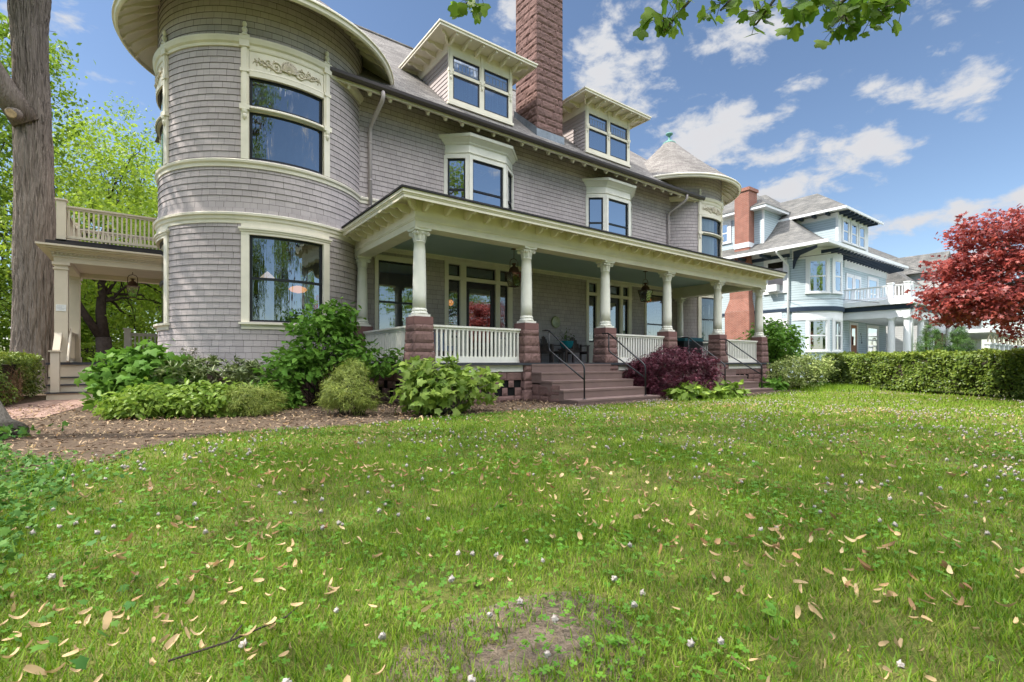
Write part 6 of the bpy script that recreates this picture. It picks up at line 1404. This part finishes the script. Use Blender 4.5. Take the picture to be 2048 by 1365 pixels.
# ivy and weeds along the left edge
iv = []; IV = [(-9, -2), (-.5, -2), (-.5, 2.6), (-.55, 3.6), (-.48, 4.7), (-.52, 5.6), (-.6, 6.4), (-1.1, 7.1), (-1.5, 8.6), (-3.2, 9.4), (-9, 9)]
P = scatter(60000, 1.6, 12, rng, IV, 85, 150); P = P[P[:, 0] > -6.5]; P[:, 2] = .03 + .07 * rng.random(len(P)) ** 1.5 * (1 + .5 * fbm(P, 2, 4)); iv.append(leaves(P[:40000], T_IVY, .043, rng, 1.3, None, 0, .1, .45))
P = scatter(2600, 1.6, 9, rng, [(-.55, -2), (-.05, 2.4), (-.1, 4.6), (-.05, 6.6), (-.9, 7.2), (-.9, 2)], 80, 150); P[:, 2] = .03 + .05 * rng.random(len(P)); iv.append(leaves(P, T_IVY, .042, rng, 1.4, None, 0, .1, .45))
P = np.stack([-1.75 + rng.normal(size=220) * .30, 9.0 + rng.normal(size=220) * .22, .04 + .12 * rng.random(220)], 1); iv.append(leaves(P, T_IVY, .08, rng, .7, None, 0, .3, .4))
tag(np_obj('ivy', *merge(iv), 'leaf_ivy'), kind='stuff')
P = scatter(9000, 2, 12, rng, [(-9, 2), (-.5, 2), (-.45, 6), (-1.2, 7.2), (-3, 9), (-9, 9)], 90, 150); tag(np_obj('tall_weeds', *blades(P, T_BL1, .14, .010, rng), 'grass'), kind='stuff')
P = np.concatenate([np.stack([20.4 + rng.normal(size=5000) * .9, 7.6 + rng.normal(size=5000) * .5, 0 * np.ones(5000)], 1)]); tag(np_obj('long_grass', *blades(P, T_BL1, .17, .014, rng), 'grass'), kind='stuff')
P = np.stack([21.3 + rng.random(2500) * 1.6, 8.4 + rng.random(2500) * .8, .04 + .08 * rng.random(2500)], 1); tag(np_obj('ground_cover', *leaves(P, T_OVAL, .09, rng, 1.2), 'leaf_ivy'), kind='stuff')
# fallen tulip-tree petals: the nearest ones one by one, the rest as a scatter
def petal_mesh(seed):
    r_ = random.Random(seed); b = MB(); n = 5; cur = r_.uniform(-.2, 1.0); tw = r_.uniform(-1.2, 1.2); cup = r_.uniform(.1, 1.1); wd = r_.uniform(.22, .48); sk = r_.uniform(.7, 1.5); vs = []; fs = []
    for i in range(n + 1):
        t = i / n; w = wd * math.sin(PI * (.10 + .82 * t ** sk)) ** .7; y = t - .5; z = cur * (t - .5) ** 2 * 2
        for k in (-1, 0, 1): vs.append((k * w * .5 + tw * .12 * t * t, y, z + tw * k * .10 * t + cup * w * (abs(k) - .5) * .6 + .06))
    for i in range(n):
        for k in range(2): a = i * 3 + k; fs.append((a, a + 1, a + 4, a + 3))
    b.add(vs, fs); return b
pb = [petal_mesh(i) for i in range(12)]; protos = []
for b in pb:
    o = b.build('fallen_petal', 'petal', smooth=True); protos.append(o)
P = np.concatenate([scatter(2600, 1.25, 5.0, rng), scatter(9000, 5.0, 13, rng)]); P = P[fbm(P, 1.3, 21) + .55 * rng.normal(size=len(P)) > -.02]; P = P[np.argsort(np.hypot(P[:, 0], P[:, 1]))]
LAB = 'curled tan tulip tree petal lying on the lawn'
for i in range(min(290, len(P))):
    s = .024 + .040 * rng.random() ** 1.1; c = protos[i % 12].copy() if i >= 12 else protos[i]
    if i >= 12: COL.objects.link(c)
    c.location = (P[i][0], P[i][1], .030 + .016 * rng.random()); c.rotation_euler = (rng.normal() * .45, rng.normal() * .45, rng.random() * 6.28); c.scale = (s * (.7 + .7 * rng.random()), s, s); tag(c, LAB, 'petal', 'fallen petals on the near lawn')
vs = []; fs = []; k = 0; rest = P[290:]; M2 = scatter(2600, 6, 17, rng, MULCH, 30, 125); rest = np.concatenate([rest, M2[M2[:, 1] < 14]])
tv = [np.array(b.v) for b in pb]; tf = np.array([[f[0], f[1], f[2], f[3]] for f in pb[0].f])
for i, p in enumerate(rest):
    v = tv[i % 12] * (.030 + .038 * rng.random() ** 1.1); e = Matrix.Rotation(rng.random() * 6.28, 3, 'Z') @ Matrix.Rotation(rng.normal() * .5, 3, 'X') @ Matrix.Rotation(rng.normal() * .5, 3, 'Y'); v = v @ np.array(e).T + np.array([p[0], p[1], .022 + .022 * rng.random()]); vs.append(v); fs.append(tf + k); k += len(v)
tag(np_obj('fallen_petals', np.concatenate(vs), np.concatenate(fs), 'petal'), kind='stuff')
# clover flowers
b = MB(); b.ball((0, 0, 0), 1, 13, 8, (1, 1, .85)); tvb = np.array(b.v); tfb = np.array(b.f); rr_ = np.random.default_rng(3); tvb = tvb * (1 + .38 * rr_.normal(size=(len(tvb), 1)))
vs = []; fs = []; k = 0
P = np.concatenate([scatter(420, 1.3, 5.5, rng), scatter(5200, 5.5, 14, rng), scatter(5200, 9, 22, rng)]); P = P[fbm(P, 1.6, 7) + .28 * rng.normal(size=len(P)) > .05]; P = P[np.argsort(np.hypot(P[:, 0], P[:, 1]))]
cm = MB(); cm.add(tvb, [tuple(f) for f in tfb]); cp = cm.build('clover_flower', 'clover_white', smooth=True)
for i in range(min(150, len(P))):
    c = cp if i == 0 else cp.copy()
    if i: COL.objects.link(c)
    s = .0085 + .004 * rng.random(); c.location = (P[i][0], P[i][1], .032 + .015 * rng.random()); c.scale = (s, s, s); c.rotation_euler = (rng.normal() * .3, rng.normal() * .3, rng.random() * 6); tag(c, 'round white clover flower in the near lawn', 'flower', 'clover flowers in the near lawn')
for p in P[150:]: s = .0085 + .005 * rng.random(); vs.append(tvb * s + np.array([p[0], p[1], .042 + .02 * rng.random()])); fs.append(tfb + k); k += len(tvb)
tag(np_obj('clover_flowers', np.concatenate(vs), np.concatenate(fs), 'clover_white'), kind='stuff')
# bark chips on the bed
P = scatter(26000, 6, 18, rng, MULCH, 20, 130); P = P[P[:, 1] < 15.5]; P[:, 2] = .006 + .02 * rng.random(len(P)); tag(np_obj('bark_chips', *leaves(P, T_LONG, .075, rng, 1.6, None, 0, 0, .5), 'chip'), kind='stuff')
# fallen twigs and a spray of dark leaves on the lawn
for pts, lab in (([(.05, 1.95, .03), (.22, 1.93, .045), (.42, 2.02, .03), (.50, 2.12, .02)], 'thin dark twig lying near the left foreground of the lawn'),):
    b = MB(); b.tube(pts, [.0035, .0035, .003, .002][:len(pts)], 6); b.tube([pts[1], (pts[1][0] + .05, pts[1][1] + .08, .05)], .003, 5); tag(b.build('fallen_twig', 'bark_dark'), lab, 'twig')
rng = np.random.default_rng(91)
t = thing('fallen_leaf', (.98, 3.98, .03), 'crumpled dark green fallen leaf lying on the lawn', 'leaf'); np_obj('leaf_blade', *leaves(np.tile(np.array([.98, 3.98, .045]), (3, 1)) + rng.normal(size=(3, 3)) * np.array([.05, .05, .01]), T_TULIP, .10, rng, 2.5), 'leaf_tulip', t)
